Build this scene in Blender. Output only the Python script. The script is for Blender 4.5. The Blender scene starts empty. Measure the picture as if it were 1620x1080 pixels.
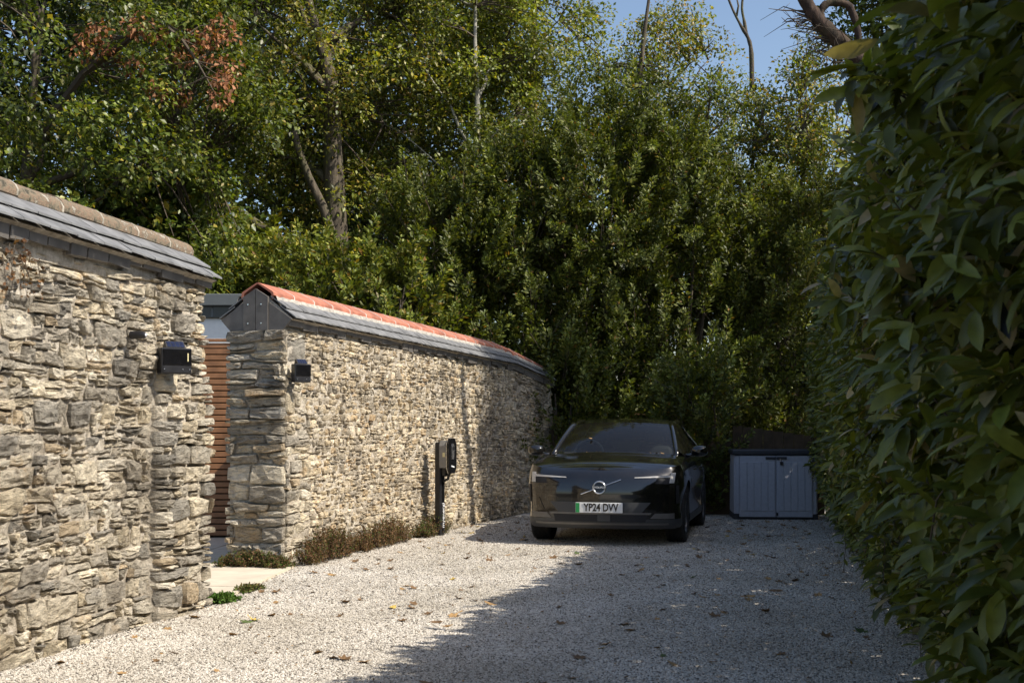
import bpy, math, random
import numpy as np
from mathutils import Vector, Matrix
R = math.radians
scene = bpy.context.scene
COL = scene.collection
SLOPE = 0.0113                      # the drive falls gently away from the camera
def gz(y): return -SLOPE * y

# ------------------------------------------------------------------ camera, sky, sun, exposure
cam_d = bpy.data.cameras.new('camera'); cam = bpy.data.objects.new('camera', cam_d); COL.objects.link(cam)
cam.location = (0, 0, 1.225); cam.rotation_euler = (R(90), 0, 0)
cam_d.sensor_width = 36; cam_d.lens = 43.33; cam_d.shift_y = 0.0772
cam_d.clip_start = 0.05; cam_d.clip_end = 2000
cam_d.dof.use_dof = True; cam_d.dof.focus_distance = 13.0; cam_d.dof.aperture_fstop = 10
scene.camera = cam
SUN_EL, SUN_AZ = 46.5, 110.5        # azimuth clockwise from +Y
ts = Vector((math.cos(R(SUN_EL))*math.sin(R(SUN_AZ)), math.cos(R(SUN_EL))*math.cos(R(SUN_AZ)), math.sin(R(SUN_EL))))
world = bpy.data.worlds.new('World'); scene.world = world; world.use_nodes = True
wn = world.node_tree; bg = wn.nodes['Background']
sky = wn.nodes.new('ShaderNodeTexSky'); sky.sky_type = 'NISHITA'; sky.sun_disc = False
sky.sun_elevation = R(SUN_EL); sky.sun_rotation = R(SUN_AZ); sky.air_density = 1.0; sky.dust_density = 1.8; sky.ozone_density = 1.2
wn.links.new(sky.outputs[0], bg.inputs[0]); bg.inputs[1].default_value = 0.13
sl = bpy.data.lights.new('sun', 'SUN'); sun = bpy.data.objects.new('sun', sl); COL.objects.link(sun)
sl.energy = 4.6; sl.angle = R(0.53); sl.color = (1.0, 0.93, 0.82)
sun.rotation_euler = ts.to_track_quat('Z', 'Y').to_euler(); sun.location = (20, -10, 25)
vs = scene.view_settings; vs.view_transform = 'Standard'; vs.look = 'None'; vs.gamma = 1.0; vs.use_curve_mapping = False
vs.exposure = 0.42
try:
    scene.cycles.max_bounces = 6; scene.cycles.transparent_max_bounces = 6; scene.cycles.use_denoising = True
    scene.cycles.diffuse_bounces = 4; scene.cycles.transmission_bounces = 4; scene.cycles.caustics_reflective = False; scene.cycles.caustics_refractive = False
except Exception: pass

# ------------------------------------------------------------------ helpers
def tag(o, label=None, cat=None, group=None, kind=None):
    if label: o['label'] = label
    if cat: o['category'] = cat
    if group: o['group'] = group
    if kind: o['kind'] = kind
    return o
def empty(name, loc=(0, 0, 0), rz=0):
    o = bpy.data.objects.new(name, None); COL.objects.link(o); o.location = loc; o.rotation_euler = (0, 0, rz)
    o.empty_display_size = 0.2
    return o
def link(name, me, mat=None, parent=None):
    o = bpy.data.objects.new(name, me); COL.objects.link(o)
    if mat and not me.materials: me.materials.append(mat)
    if parent: o.parent = parent
    return o
class MB:
    def __init__(s): s.v = []; s.f = []
    def add(s, vs_, fs_):
        b = len(s.v); s.v += [tuple(p) for p in vs_]; s.f += [tuple(b + i for i in f) for f in fs_]; return s
    def box(s, x0, x1, y0, y1, z0, z1, M=None, bev=0.0):
        if bev > 0:
            b = min(bev, (x1-x0)*.49, (y1-y0)*.49, (z1-z0)*.49)
            vs_ = []; 
            for sx, X in ((-1, x0), (1, x1)):
                for sy, Y in ((-1, y0), (1, y1)):
                    for sz, Z in ((-1, z0), (1, z1)):
                        vs_ += [(X, Y-sy*b, Z-sz*b), (X-sx*b, Y, Z-sz*b), (X-sx*b, Y-sy*b, Z)]
            def id_(ix, iy, iz, k): return ((ix*2+iy)*2+iz)*3+k
            fs_ = []
            for ix in (0, 1): fs_.append([id_(ix, 0, 0, 0), id_(ix, 1, 0, 0), id_(ix, 1, 1, 0), id_(ix, 0, 1, 0)][::(-1 if ix == 0 else 1)])
            for iy in (0, 1): fs_.append([id_(0, iy, 0, 1), id_(0, iy, 1, 1), id_(1, iy, 1, 1), id_(1, iy, 0, 1)][::(-1 if iy == 0 else 1)])
            for iz in (0, 1): fs_.append([id_(0, 0, iz, 2), id_(1, 0, iz, 2), id_(1, 1, iz, 2), id_(0, 1, iz, 2)][::(-1 if iz == 0 else 1)])
            for iy in (0, 1):
                for iz in (0, 1): fs_.append([id_(0, iy, iz, 1), id_(1, iy, iz, 1), id_(1, iy, iz, 2), id_(0, iy, iz, 2)])
            for ix in (0, 1):
                for iz in (0, 1): fs_.append([id_(ix, 0, iz, 0), id_(ix, 1, iz, 0), id_(ix, 1, iz, 2), id_(ix, 0, iz, 2)])
                for iy in (0, 1): fs_.append([id_(ix, iy, 0, 0), id_(ix, iy, 1, 0), id_(ix, iy, 1, 1), id_(ix, iy, 0, 1)])
            for ix in (0, 1):
                for iy in (0, 1):
                    for iz in (0, 1): fs_.append([id_(ix, iy, iz, k) for k in (0, 1, 2)])
        else:
            vs_ = [(x, y, z) for x in (x0, x1) for y in (y0, y1) for z in (z0, z1)]
            fs_ = [(0, 1, 3, 2), (4, 6, 7, 5), (0, 4, 5, 1), (2, 3, 7, 6), (0, 2, 6, 4), (1, 5, 7, 3)]
        if M is not None: vs_ = [M @ Vector(p) for p in vs_]
        return s.add(vs_, fs_)
    def tube(s, pts, rad, n=8, cap=True):
        pts = [Vector(p) for p in pts]; m = len(pts)
        if not hasattr(rad, '__len__'): rad = [rad]*m
        vs_ = []; up = Vector((0.31, 0.17, 0.93)).normalized()
        for i, p in enumerate(pts):
            d = (pts[min(i+1, m-1)] - pts[max(i-1, 0)]).normalized()
            a = d.cross(up)
            if a.length < 1e-3: a = d.cross(Vector((1, 0, 0)))
            a.normalize(); b = d.cross(a)
            for k in range(n):
                t = 2*math.pi*k/n; vs_.append(p + (a*math.cos(t) + b*math.sin(t))*rad[i])
        fs_ = [(i*n+k, i*n+(k+1) % n, (i+1)*n+(k+1) % n, (i+1)*n+k) for i in range(m-1) for k in range(n)]
        if cap: fs_ += [tuple(range(n))[::-1], tuple((m-1)*n+k for k in range(n))]
        return s.add(vs_, fs_)
    def lathe(s, prof, n=24, axis='X', c=(0, 0, 0), closed=False):
        vs_ = []
        for (r, a) in prof:
            for k in range(n):
                t = 2*math.pi*k/n
                q = (a, r*math.cos(t), r*math.sin(t)) if axis == 'X' else ((r*math.cos(t), a, r*math.sin(t)) if axis == 'Y' else (r*math.cos(t), r*math.sin(t), a))
                vs_.append((q[0]+c[0], q[1]+c[1], q[2]+c[2]))
        m = len(prof)
        fs_ = [(i*n+k, i*n+(k+1) % n, (i+1)*n+(k+1) % n, (i+1)*n+k) for i in range(m-1) for k in range(n)]
        if closed: fs_ += [((m-1)*n+k, (m-1)*n+(k+1) % n, (k+1) % n, k) for k in range(n)]
        return s.add(vs_, fs_)
    def grid(s, rows):                 # rows: list of equal-length point lists
        w = len(rows[0]); vs_ = [p for r in rows for p in r]
        fs_ = [(i*w+j, i*w+j+1, (i+1)*w+j+1, (i+1)*w+j) for i in range(len(rows)-1) for j in range(w-1)]
        return s.add(vs_, fs_)
    def prism(s, poly, d, M=None):     # poly of (x,z), thickness along y from 0 to d
        n = len(poly); vs_ = [(p[0], 0, p[1]) for p in poly] + [(p[0], d, p[1]) for p in poly]
        if M is not None: vs_ = [M @ Vector(p) for p in vs_]
        fs_ = [tuple(range(n)), tuple(range(2*n-1, n-1, -1))] + [(i, n+i, n+(i+1) % n, (i+1) % n) for i in range(n)]
        return s.add(vs_, fs_)
    def mesh(s, name, smooth=False, sharp=None):
        me = bpy.data.meshes.new(name); me.from_pydata(s.v, [], s.f); me.update()
        if smooth:
            me.polygons.foreach_set('use_smooth', [True]*len(me.polygons))
            if sharp is not None:
                try: me.set_sharp_from_angle(angle=R(sharp))
                except Exception: pass
        return me
    def build(s, name, mat, parent=None, smooth=False, sharp=None):
        import bmesh
        me = s.mesh(name, smooth, sharp)
        bm = bmesh.new(); bm.from_mesh(me); bmesh.ops.recalc_face_normals(bm, faces=bm.faces); bm.to_mesh(me); bm.free()
        return link(name, me, mat, parent)
def text_mesh(name, body, size, mat, M, parent=None, extrude=0.001, bold=0.0, sx=1.0):
    c = bpy.data.curves.new(name, 'FONT'); c.body = body; c.size = size; c.extrude = extrude; c.offset = bold
    c.align_x = 'CENTER'; c.align_y = 'CENTER'; c.resolution_u = 3
    o = bpy.data.objects.new(name+'_tmp', c); COL.objects.link(o)
    bpy.context.view_layer.update()
    dg = bpy.context.evaluated_depsgraph_get()
    me = bpy.data.meshes.new_from_object(o.evaluated_get(dg)); me.name = name
    bpy.data.objects.remove(o); bpy.data.curves.remove(c)
    me.transform(Matrix.Diagonal((sx, 1, 1, 1))); me.transform(M); me.materials.clear()
    return link(name, me, mat, parent)

# ------------------------------------------------------------------ materials
def N(nt, t, **kw):
    n = nt.nodes.new(t)
    for k, v in kw.items():
        if k.startswith('i_'): n.inputs[k[2:].replace('_', ' ')].default_value = v
        else: setattr(n, k, v)
    return n
def base_mat(name):
    m = bpy.data.materials.new(name); m.use_nodes = True
    nt = m.node_tree; b = nt.nodes['Principled BSDF']; return m, nt, b
def ramp(nt, src, stops, interp='LINEAR'):
    r = nt.nodes.new('ShaderNodeValToRGB'); r.color_ramp.interpolation = interp
    e = r.color_ramp.elements
    while len(e) < len(stops): e.new(0.5)
    for i, (p, c) in enumerate(stops):
        e[i].position = p; e[i].color = (c[0], c[1], c[2], 1) if hasattr(c, '__len__') else (c, c, c, 1)
    nt.links.new(src, r.inputs[0]); return r
def mixc(nt, fac, a, b, mode='MIX'):
    m = nt.nodes.new('ShaderNodeMix'); m.data_type = 'RGBA'; m.blend_type = mode
    for sock, val in ((m.inputs[0], fac), (m.inputs[6], a), (m.inputs[7], b)):
        if hasattr(val, 'node'): nt.links.new(val, sock)
        elif hasattr(val, '__len__'): sock.default_value = (val[0], val[1], val[2], 1)
        else: sock.default_value = val
    return m.outputs[2]
def coords(nt, kind='Object', scale=(1, 1, 1)):
    if kind == 'Position':
        g = nt.nodes.new('ShaderNodeNewGeometry'); src = g.outputs['Position']
    else:
        g = nt.nodes.new('ShaderNodeTexCoord'); src = g.outputs[kind]
    mp = nt.nodes.new('ShaderNodeMapping'); mp.inputs['Scale'].default_value = scale
    nt.links.new(src, mp.inputs[0]); return mp.outputs[0]
def noise(nt, vec, scale, detail=4, rough=0.55):
    n = nt.nodes.new('ShaderNodeTexNoise'); n.inputs['Scale'].default_value = scale; n.inputs['Detail'].default_value = detail
    n.inputs['Roughness'].default_value = rough; nt.links.new(vec, n.inputs['Vector']); return n
def bump(nt, b, h, strength=0.4, dist=0.02, prev=None):
    n = nt.nodes.new('ShaderNodeBump'); n.inputs['Strength'].default_value = strength; n.inputs['Distance'].default_value = dist
    nt.links.new(h, n.inputs['Height'])
    if prev: nt.links.new(prev, n.inputs['Normal'])
    nt.links.new(n.outputs[0], b.inputs['Normal']); return n.outputs[0]
def simple(name, col, rough=0.5, metal=0.0, var=0.15, nscale=12, bstr=0.15, bdist=0.004, coat=0.0, spec=0.5):
    m, nt, b = base_mat(name); v = coords(nt, 'Object'); n = noise(nt, v, nscale, 5)
    lo = [c*(1-var) for c in col]; hi = [min(1, c*(1+var)) for c in col]
    r = ramp(nt, n.outputs[0], [(0.3, lo), (0.7, hi)]); nt.links.new(r.outputs[0], b.inputs['Base Color'])
    b.inputs['Roughness'].default_value = rough; b.inputs['Metallic'].default_value = metal
    b.inputs['Coat Weight'].default_value = coat; b.inputs['Coat Roughness'].default_value = 0.05; b.inputs['Specular IOR Level'].default_value = spec
    if bstr: bump(nt, b, n.outputs[0], bstr, bdist)
    return m
def stone_mat(name, lichen=0.35, hue=(1, 1, 1)):
    m, nt, b = base_mat(name)
    at = N(nt, 'ShaderNodeAttribute', attribute_name='tint')
    v = coords(nt, 'Position'); vb = coords(nt, 'Position', (1, 1, 3.6))
    n1 = noise(nt, vb, 15, 8, 0.68); n2 = noise(nt, v, 46, 6, 0.65); n3 = noise(nt, v, 4.5, 4, 0.6); n4 = noise(nt, v, 1.7, 6, 0.65)
    dark = ramp(nt, n1.outputs[0], [(0.34, (0.30, 0.285, 0.27)), (0.43, (0.78, 0.77, 0.75)), (0.56, (1.04, 1.02, 0.98)), (0.72, (1.32, 1.29, 1.23))])
    c1 = mixc(nt, 1.0, at.outputs['Color'], dark.outputs[0], 'MULTIPLY')
    grime = ramp(nt, n4.outputs[0], [(0.36, (0.58, 0.565, 0.55)), (0.50, (1.0, 1.0, 1.0)), (0.68, (1.12, 1.10, 1.06))])
    c1 = mixc(nt, 1.0, c1, grime.outputs[0], 'MULTIPLY'); c1 = mixc(nt, 1.0, c1, hue, 'MULTIPLY')
    rust = ramp(nt, n3.outputs[0], [(0.60, 0), (0.75, 0.7)])
    c2 = mixc(nt, rust.outputs[0], c1, mixc(nt, 1.0, c1, (1.12, 0.88, 0.62), 'MULTIPLY'))
    li = ramp(nt, n2.outputs[0], [(0.60, 0), (0.68, lichen)])
    c3 = mixc(nt, li.outputs[0], c2, (0.64, 0.61, 0.54))
    nt.links.new(c3, b.inputs['Base Color']); b.inputs['Roughness'].default_value = 0.92; b.inputs['Specular IOR Level'].default_value = 0.2
    h1 = bump(nt, b, n1.outputs[0], 1.0, 0.06); bump(nt, b, n2.outputs[0], 0.9, 0.016, h1)
    return m
def leaf_mat(name, trans=0.35, rough=0.42, spec=0.5):
    m, nt, b = base_mat(name)
    at = N(nt, 'ShaderNodeAttribute', attribute_name='tint')
    n = noise(nt, coords(nt, 'Position'), 30, 2); r = ramp(nt, n.outputs[0], [(0.3, 0.8), (0.7, 1.15)])
    c = mixc(nt, 1.0, at.outputs['Color'], r.outputs[0], 'MULTIPLY')
    nt.links.new(c, b.inputs['Base Color']); b.inputs['Roughness'].default_value = rough; b.inputs['Specular IOR Level'].default_value = spec
    tr = nt.nodes.new('ShaderNodeBsdfTranslucent'); tc = mixc(nt, 1.0, c, (1.5, 1.5, 0.45), 'MULTIPLY'); nt.links.new(tc, tr.inputs[0])
    mx = nt.nodes.new('ShaderNodeMixShader'); mx.inputs[0].default_value = trans
    nt.links.new(b.outputs[0], mx.inputs[1]); nt.links.new(tr.outputs[0], mx.inputs[2])
    nt.links.new(mx.outputs[0], nt.nodes['Material Output'].inputs[0]); return m
def bark_mat(name, c0, c1, moss=(0.10, 0.11, 0.03), mossamt=0.5):
    m, nt, b = base_mat(name); v = coords(nt, 'Position', (1, 1, 0.35)); n = noise(nt, v, 14, 6, 0.65); n2 = noise(nt, coords(nt, 'Position'), 2.2, 3)
    r = ramp(nt, n.outputs[0], [(0.3, c0), (0.7, c1)]); mo = ramp(nt, n2.outputs[0], [(0.5, 0), (0.62, mossamt)])
    nt.links.new(mixc(nt, mo.outputs[0], r.outputs[0], moss), b.inputs['Base Color']); b.inputs['Roughness'].default_value = 0.95
    bump(nt, b, n.outputs[0], 0.9, 0.03); return m

M = {}
M['stone'] = stone_mat('stone_schist'); M['stone_fine'] = stone_mat('stone_rubble', 0.5, (1.03, 0.985, 0.915))
def mortar():
    m, nt, b = base_mat('lime_mortar'); v = coords(nt, 'Position'); n = noise(nt, v, 22, 8, 0.7); n2 = noise(nt, v, 2.5, 3)
    r = ramp(nt, n.outputs[0], [(0.3, (0.27, 0.235, 0.18)), (0.5, (0.53, 0.475, 0.385)), (0.7, (0.70, 0.65, 0.56))])
    r2 = ramp(nt, n2.outputs[0], [(0.35, (0.66, 0.63, 0.60)), (0.65, (1.05, 1.04, 1.03))])
    nt.links.new(mixc(nt, 1.0, r.outputs[0], r2.outputs[0], 'MULTIPLY'), b.inputs['Base Color']); b.inputs['Roughness'].default_value = 0.95
    bump(nt, b, n.outputs[0], 1.0, 0.03); return m
M['mortar'] = mortar()
M['slate'] = simple('roof_slate', (0.185, 0.185, 0.185), 0.62, var=0.35, nscale=9, bstr=0.3)
M['slate_dark'] = simple('slate_cladding', (0.125, 0.113, 0.10), 0.6, var=0.3, nscale=8, bstr=0.25)
M['terracotta'] = simple('red_ridge_tile', (0.40, 0.15, 0.095), 0.8, var=0.38, nscale=6, bstr=0.3)
def old_ridge():
    m, nt, b = base_mat('weathered_ridge_tile'); v = coords(nt, 'Position'); n = noise(nt, v, 11, 9, 0.75); n2 = noise(nt, v, 30, 4)
    r = ramp(nt, n.outputs[0], [(0.38, (0.07, 0.06, 0.042)), (0.46, (0.22, 0.185, 0.125)), (0.51, (0.29, 0.195, 0.13)), (0.56, (0.15, 0.115, 0.075)), (0.62, (0.46, 0.42, 0.34))])
    nt.links.new(r.outputs[0], b.inputs['Base Color']); b.inputs['Roughness'].default_value = 0.92; bump(nt, b, n.outputs[0], 1.0, 0.03); return m
M['old_ridge'] = old_ridge()
M['joint'] = simple('pale_mortar_joint', (0.40, 0.37, 0.32), 0.9, var=0.35, nscale=22, bstr=0.5, bdist=0.01)
M['white_joint'] = simple('white_mortar_joint', (0.56, 0.52, 0.46), 0.9, var=0.2, nscale=20)
M['old_joint'] = simple('old_mortar_joint', (0.40, 0.36, 0.29), 0.9, var=0.4, nscale=18, bstr=0.5, bdist=0.01)
M['cedar'] = simple('cedar_slat', (0.275, 0.13, 0.058), 0.65, var=0.3, nscale=6, bstr=0.2)
M['post_wood'] = simple('dark_fence_wood', (0.05, 0.032, 0.02), 0.8, var=0.3, nscale=8)
M['render_white'] = simple('white_render', (0.78, 0.78, 0.76), 0.85, var=0.04, nscale=20)
M['fascia'] = simple('grey_fascia', (0.115, 0.125, 0.125), 0.45, var=0.1, nscale=5)
M['fascia_dark'] = simple('dark_glazing', (0.03, 0.033, 0.036), 0.15, var=0.1, nscale=5, bstr=0)
M['paving'] = simple('sandstone_paving', (0.60, 0.52, 0.40), 0.85, var=0.12, nscale=5, bstr=0.12)
M['black_metal'] = simple('black_powder_coat', (0.016, 0.016, 0.018), 0.38, var=0.3, nscale=20, bstr=0.05)
M['black_gloss'] = simple('black_gloss', (0.008, 0.008, 0.009), 0.08, var=0.2, nscale=20, bstr=0)
M['solar'] = simple('solar_cell_blue', (0.012, 0.018, 0.05), 0.15, var=0.4, nscale=60, bstr=0)
M['gold'] = simple('pale_number', (0.75, 0.66, 0.36), 0.4, var=0.05)
M['white_mark'] = simple('white_lettering', (0.8, 0.8, 0.8), 0.5, var=0.02, bstr=0)
M['grey_plastic'] = simple('grey_plastic', (0.22, 0.21, 0.195), 0.45, var=0.06, bstr=0)
M['silver'] = simple('silver_trim', (0.72, 0.72, 0.72), 0.18, metal=0.9, var=0.05, bstr=0)
M['resin_grey'] = simple('grey_resin_panel', (0.47, 0.475, 0.52), 0.55, var=0.08, nscale=25, bstr=0.1)
M['resin_dark'] = simple('dark_resin_lid', (0.035, 0.037, 0.045), 0.5, var=0.15, nscale=25, bstr=0.1)
M['leaf'] = leaf_mat('deciduous_leaf'); M['leaf_bay'] = leaf_mat('evergreen_leaf', 0.28, 0.48, 0.35)
M['leaf_hedge'] = leaf_mat('laurel_leaf', 0.25, 0.36, 0.38); M['leaf_dry'] = leaf_mat('dry_leaf', 0.2, 0.75, 0.2)
M['bark'] = bark_mat('brown_bark', (0.045, 0.036, 0.026), (0.15, 0.12, 0.085)); M['bark_pale'] = bark_mat('pale_bark', (0.16, 0.15, 0.12), (0.44, 0.42, 0.36), mossamt=0.3)
M['bark_red'] = bark_mat('reddish_bark', (0.014, 0.010, 0.008), (0.085, 0.052, 0.036), mossamt=0.15)
M['twig'] = simple('twig_wood', (0.085, 0.065, 0.045), 0.9, var=0.3)
def gravel_mat(name, inst):
    m, nt, b = base_mat(name); v = coords(nt, 'Position')
    if inst:
        oi = nt.nodes.new('ShaderNodeObjectInfo'); src = oi.outputs['Random']
        r = ramp(nt, src, [(0.0, (0.11, 0.10, 0.09)), (0.14, (0.29, 0.26, 0.215)), (0.4, (0.50, 0.46, 0.40)), (0.8, (0.62, 0.58, 0.51)), (1.0, (0.74, 0.70, 0.63))])
        n = noise(nt, v, 0.9, 5, 0.6); r2 = ramp(nt, n.outputs[0], [(0.35, (0.80, 0.78, 0.74)), (0.6, (1.04, 1.03, 1.02))]); nt.links.new(mixc(nt, 1.0, r.outputs[0], r2.outputs[0], 'MULTIPLY'), b.inputs['Base Color'])
    else:
        vo = nt.nodes.new('ShaderNodeTexVoronoi'); vo.inputs['Scale'].default_value = 62; nt.links.new(v, vo.inputs['Vector'])
        sep = nt.nodes.new('ShaderNodeSeparateColor'); nt.links.new(vo.outputs['Color'], sep.inputs[0])
        r = ramp(nt, sep.outputs[0], [(0.0, (0.15, 0.135, 0.12)), (0.15, (0.32, 0.29, 0.25)), (0.5, (0.50, 0.47, 0.42)), (1.0, (0.66, 0.63, 0.58))])
        n2 = noise(nt, v, 1.3, 5); r2 = ramp(nt, n2.outputs[0], [(0.3, (0.78, 0.76, 0.72)), (0.7, (1.06, 1.05, 1.03))])
        nt.links.new(mixc(nt, 1.0, r.outputs[0], r2.outputs[0], 'MULTIPLY'), b.inputs['Base Color'])
        bump(nt, b, vo.outputs['Distance'], -1.0, 0.012)
    b.inputs['Roughness'].default_value = 0.9; b.inputs['Specular IOR Level'].default_value = 0.3; return m
M['gravel'] = gravel_mat('gravel_bed', False); M['pebble'] = gravel_mat('gravel_chip', True)
M['soil'] = simple('leafy_soil', (0.055, 0.045, 0.028), 0.95, var=0.5, nscale=5, bstr=0.6, bdist=0.03)

# ------------------------------------------------------------------ ground and drive
def sheet(name, poly, dz, mat):
    me = bpy.data.meshes.new(name); me.from_pydata([(x, y, gz(y)+dz) for x, y in poly], [], [tuple(range(len(poly)))])
    o = link(name, me, mat); o['kind'] = 'structure'; return o
sheet('ground', [(-400, -300), (400, -300), (400, 600), (-400, 600)], -0.012, M['soil'])
UX, UY = 0.2696, 0.9630            # direction of the second wall
def hedge_x(y): return 0.58 + 0.217*y
drive_poly = [(-4.8, -7), (0.6, -7)] + [(hedge_x(y)+0.5, y) for y in (-3, 0, 4, 8, 12, 16, 18.5)] + [(6.0, 20.4), (0.6, 20.6), (0.2, 19.2), (-2.09, 11.3), (-2.12, 9.2), (-2.6, 6.2), (-3.6, 1)]
sheet('gravel_drive', drive_poly, 0.0, M['gravel'])

# ------------------------------------------------------------------ stone walls
def wavy(rng, amp):
    k = [(rng.uniform(1.5, 3.5), rng.uniform(0, 6.3), 0.55), (rng.uniform(5, 9), rng.uniform(0, 6.3), 0.3), (rng.uniform(14, 22), rng.uniform(0, 6.3), 0.15)]
    return lambda s: amp*sum(a*math.sin(f*s+p) for f, p, a in k)
STONE_TINTS = [(0.50, 0.47, 0.415), (0.55, 0.515, 0.445), (0.44, 0.42, 0.385), (0.60, 0.565, 0.49), (0.37, 0.355, 0.33), (0.53, 0.485, 0.40), (0.30, 0.295, 0.285), (0.66, 0.635, 0.575), (0.49, 0.42, 0.325), (0.41, 0.395, 0.365)]
def stones(surf, S0, S1, H, rows, widths, split, gap, proud, seed, white=0.05, h0=-0.03):
    """irregular coursed rubble on the surface surf(s, h, d); returns (area, centre_s, centre_h, verts, faces, tint)"""
    rng = random.Random(seed); out = []
    b = [h0]
    while b[-1] < H - rows[0]*0.6: b.append(b[-1] + rng.uniform(*rows))
    b[-1] = H
    fn = [wavy(rng, min(0.045, rows[0]*0.42)) for _ in b]
    fn[-1] = lambda s: 0.0
    def cell(s0b, s0t, s1b, s1t, lo, hi):
        g = gap*rng.uniform(0.5, 1.3)/2
        P = []
        for t in (0.0, 0.33, 0.67, 1.0):
            s = s0b+(s1b-s0b)*t; P.append((s, lo(s)))
        mid = ((s1b+s1t)/2, (lo(s1b)+hi(s1t))/2); P.append(mid)
        for t in (1.0, 0.67, 0.33, 0.0):
            s = s0t+(s1t-s0t)*t; P.append((s, hi(s)))
        P.append(((s0b+s0t)/2, (lo(s0b)+hi(s0t))/2))
        cs = sum(p[0] for p in P)/10; ch = sum(p[1] for p in P)/10
        w = abs(s1b-s0b); hh = max(0.012, hi(cs)-lo(cs))
        if hh < 0.016 or w < 0.02: return
        Q = []
        for i, (s, h) in enumerate(P):
            ds, dh = s-cs, h-ch
            k = 1.0
            if i in (0, 3, 5, 8): ds *= rng.uniform(0.90, 1.0); dh *= rng.uniform(0.76, 1.0)
            else: dh *= rng.uniform(0.90, 1.04)
            ds -= math.copysign(min(abs(ds)*0.5, g), ds); dh -= math.copysign(min(abs(dh)*0.5, g), dh)
            Q.append((cs+ds+rng.uniform(-1, 1)*0.004, ch+dh+rng.uniform(-1, 1)*0.004))
        pr = rng.uniform(*proud); ti = rng.uniform(-1, 1)*0.020; tj = rng.uniform(-0.6, 1)*0.022
        rgh = min(0.009, 0.12*hh)
        V = []; nr = 4 if rows[0] > 0.06 else 3
        for (sc, dd, jit) in ((1.0, -0.05, 0), (1.0, pr-0.35*min(0.035, hh*0.4), 0.6), (0.90, pr, 0.9), (0.5, pr+0.002, 1.2))[:nr]:
            for (s, h) in Q:
                ss, hs = cs+(s-cs)*sc, ch+(h-ch)*sc
                V.append(surf(ss, hs, dd + (ti*(s-cs)/max(w, .05) + tj*(h-ch)/max(hh, .03) if dd > -0.04 else 0) + jit*rng.uniform(-1, 1)*rgh))
        V.append(surf(cs, ch, pr+0.008+rng.uniform(-1, 1)*rgh))
        F = []
        for r_ in range(nr-1):
            for i in range(10):
                j = (i+1) % 10; F.append((r_*10+i, r_*10+j, (r_+1)*10+j, (r_+1)*10+i))
        for i in range(10): F.append((nr*10-10+i, nr*10-10+(i+1) % 10, nr*10))
        t = rng.choice(STONE_TINTS); kk = rng.uniform(0.8, 1.2)
        if rng.random() < white: t = (0.70, 0.68, 0.63); kk = 1
        out.append((w*hh, cs, ch, V, F, tuple(c*kk*TB for c, TB in zip(t, (1.40, 1.33, 1.20)))))
    for k in range(len(b)-1):
        lo = (lambda s, k=k: b[k]+fn[k](s)); hi = (lambda s, k=k: b[k+1]+fn[k+1](s))
        s = S0 - rng.uniform(0, widths[0]); sk0 = 0
        while s < S1 - 0.02:
            w = rng.uniform(*widths) * (1.3 if rng.random() < 0.12 else 1.0)
            e = s+w; sk1 = rng.uniform(-0.25, 0.25)*min(0.08, b[k+1]-b[k])
            if e > S1-widths[0]*0.5: e = S1; sk1 = rng.uniform(-.01, .01)
            a0, a1 = max(s, S0), e
            if rng.random() < split and (b[k+1]-b[k]) > rows[0]*0.8:
                f = rng.uniform(0.3, 0.7); wob = wavy(rng, 0.012)
                md = (lambda x, f=f, lo=lo, hi=hi, wob=wob: lo(x)*(1-f)+hi(x)*f+wob(x))
                for (l_, h_) in ((lo, md), (md, hi)):
                    if w > widths[0]*1.7 and rng.random() < 0.6:
                        c = a0+(a1-a0)*rng.uniform(0.3, 0.7); sk = rng.uniform(-.02, .02)
                        cell(a0+sk0, a0-sk0, c+sk, c-sk, l_, h_); cell(c+sk, c-sk, a1+sk1, a1-sk1, l_, h_)
                    else: cell(a0+sk0, a0-sk0, a1+sk1, a1-sk1, l_, h_)
            else: cell(a0+sk0, a0-sk0, a1+sk1, a1-sk1, lo, hi)
            s = e; sk0 = sk1
    return out
def add_tint(me, tint):
    a = me.attributes.new('tint', 'FLOAT_COLOR', 'POINT'); n = len(me.vertices)
    arr = np.ones((n, 4), np.float32); arr[:, :3] = tint; a.data.foreach_set('color', arr.ravel())
def stones_to_objects(lst, parent, mat, vis, limit=298):
    """the stones that show largest become parts, the rest one joined part"""
    sc = sorted(range(len(lst)), key=lambda i: -lst[i][0]*vis(lst[i]))
    big = set(sc[:limit]); V = []; F = []; T = []
    for i, (ar, cs, ch, v, f, t) in enumerate(lst):
        if i in big:
            me = bpy.data.meshes.new('stone'); me.from_pydata([tuple(p) for p in v], [], f); me.update(); add_tint(me, t); link('stone', me, mat, parent)
        else:
            o = len(V); V += [tuple(p) for p in v]; F += [tuple(o+q for q in g) for g in f]; T += [t]*len(v)
    if V:
        me = bpy.data.meshes.new('rubble'); me.from_pydata(V, [], F); me.update(); add_tint(me, np.array(T)); o = link('small_rubble', me, mat, parent); o['kind'] = 'stuff'
def sstep(a, b, x):
    t = min(1, max(0, (x-a)/(b-a))); return t*t*(3-2*t)

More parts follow.
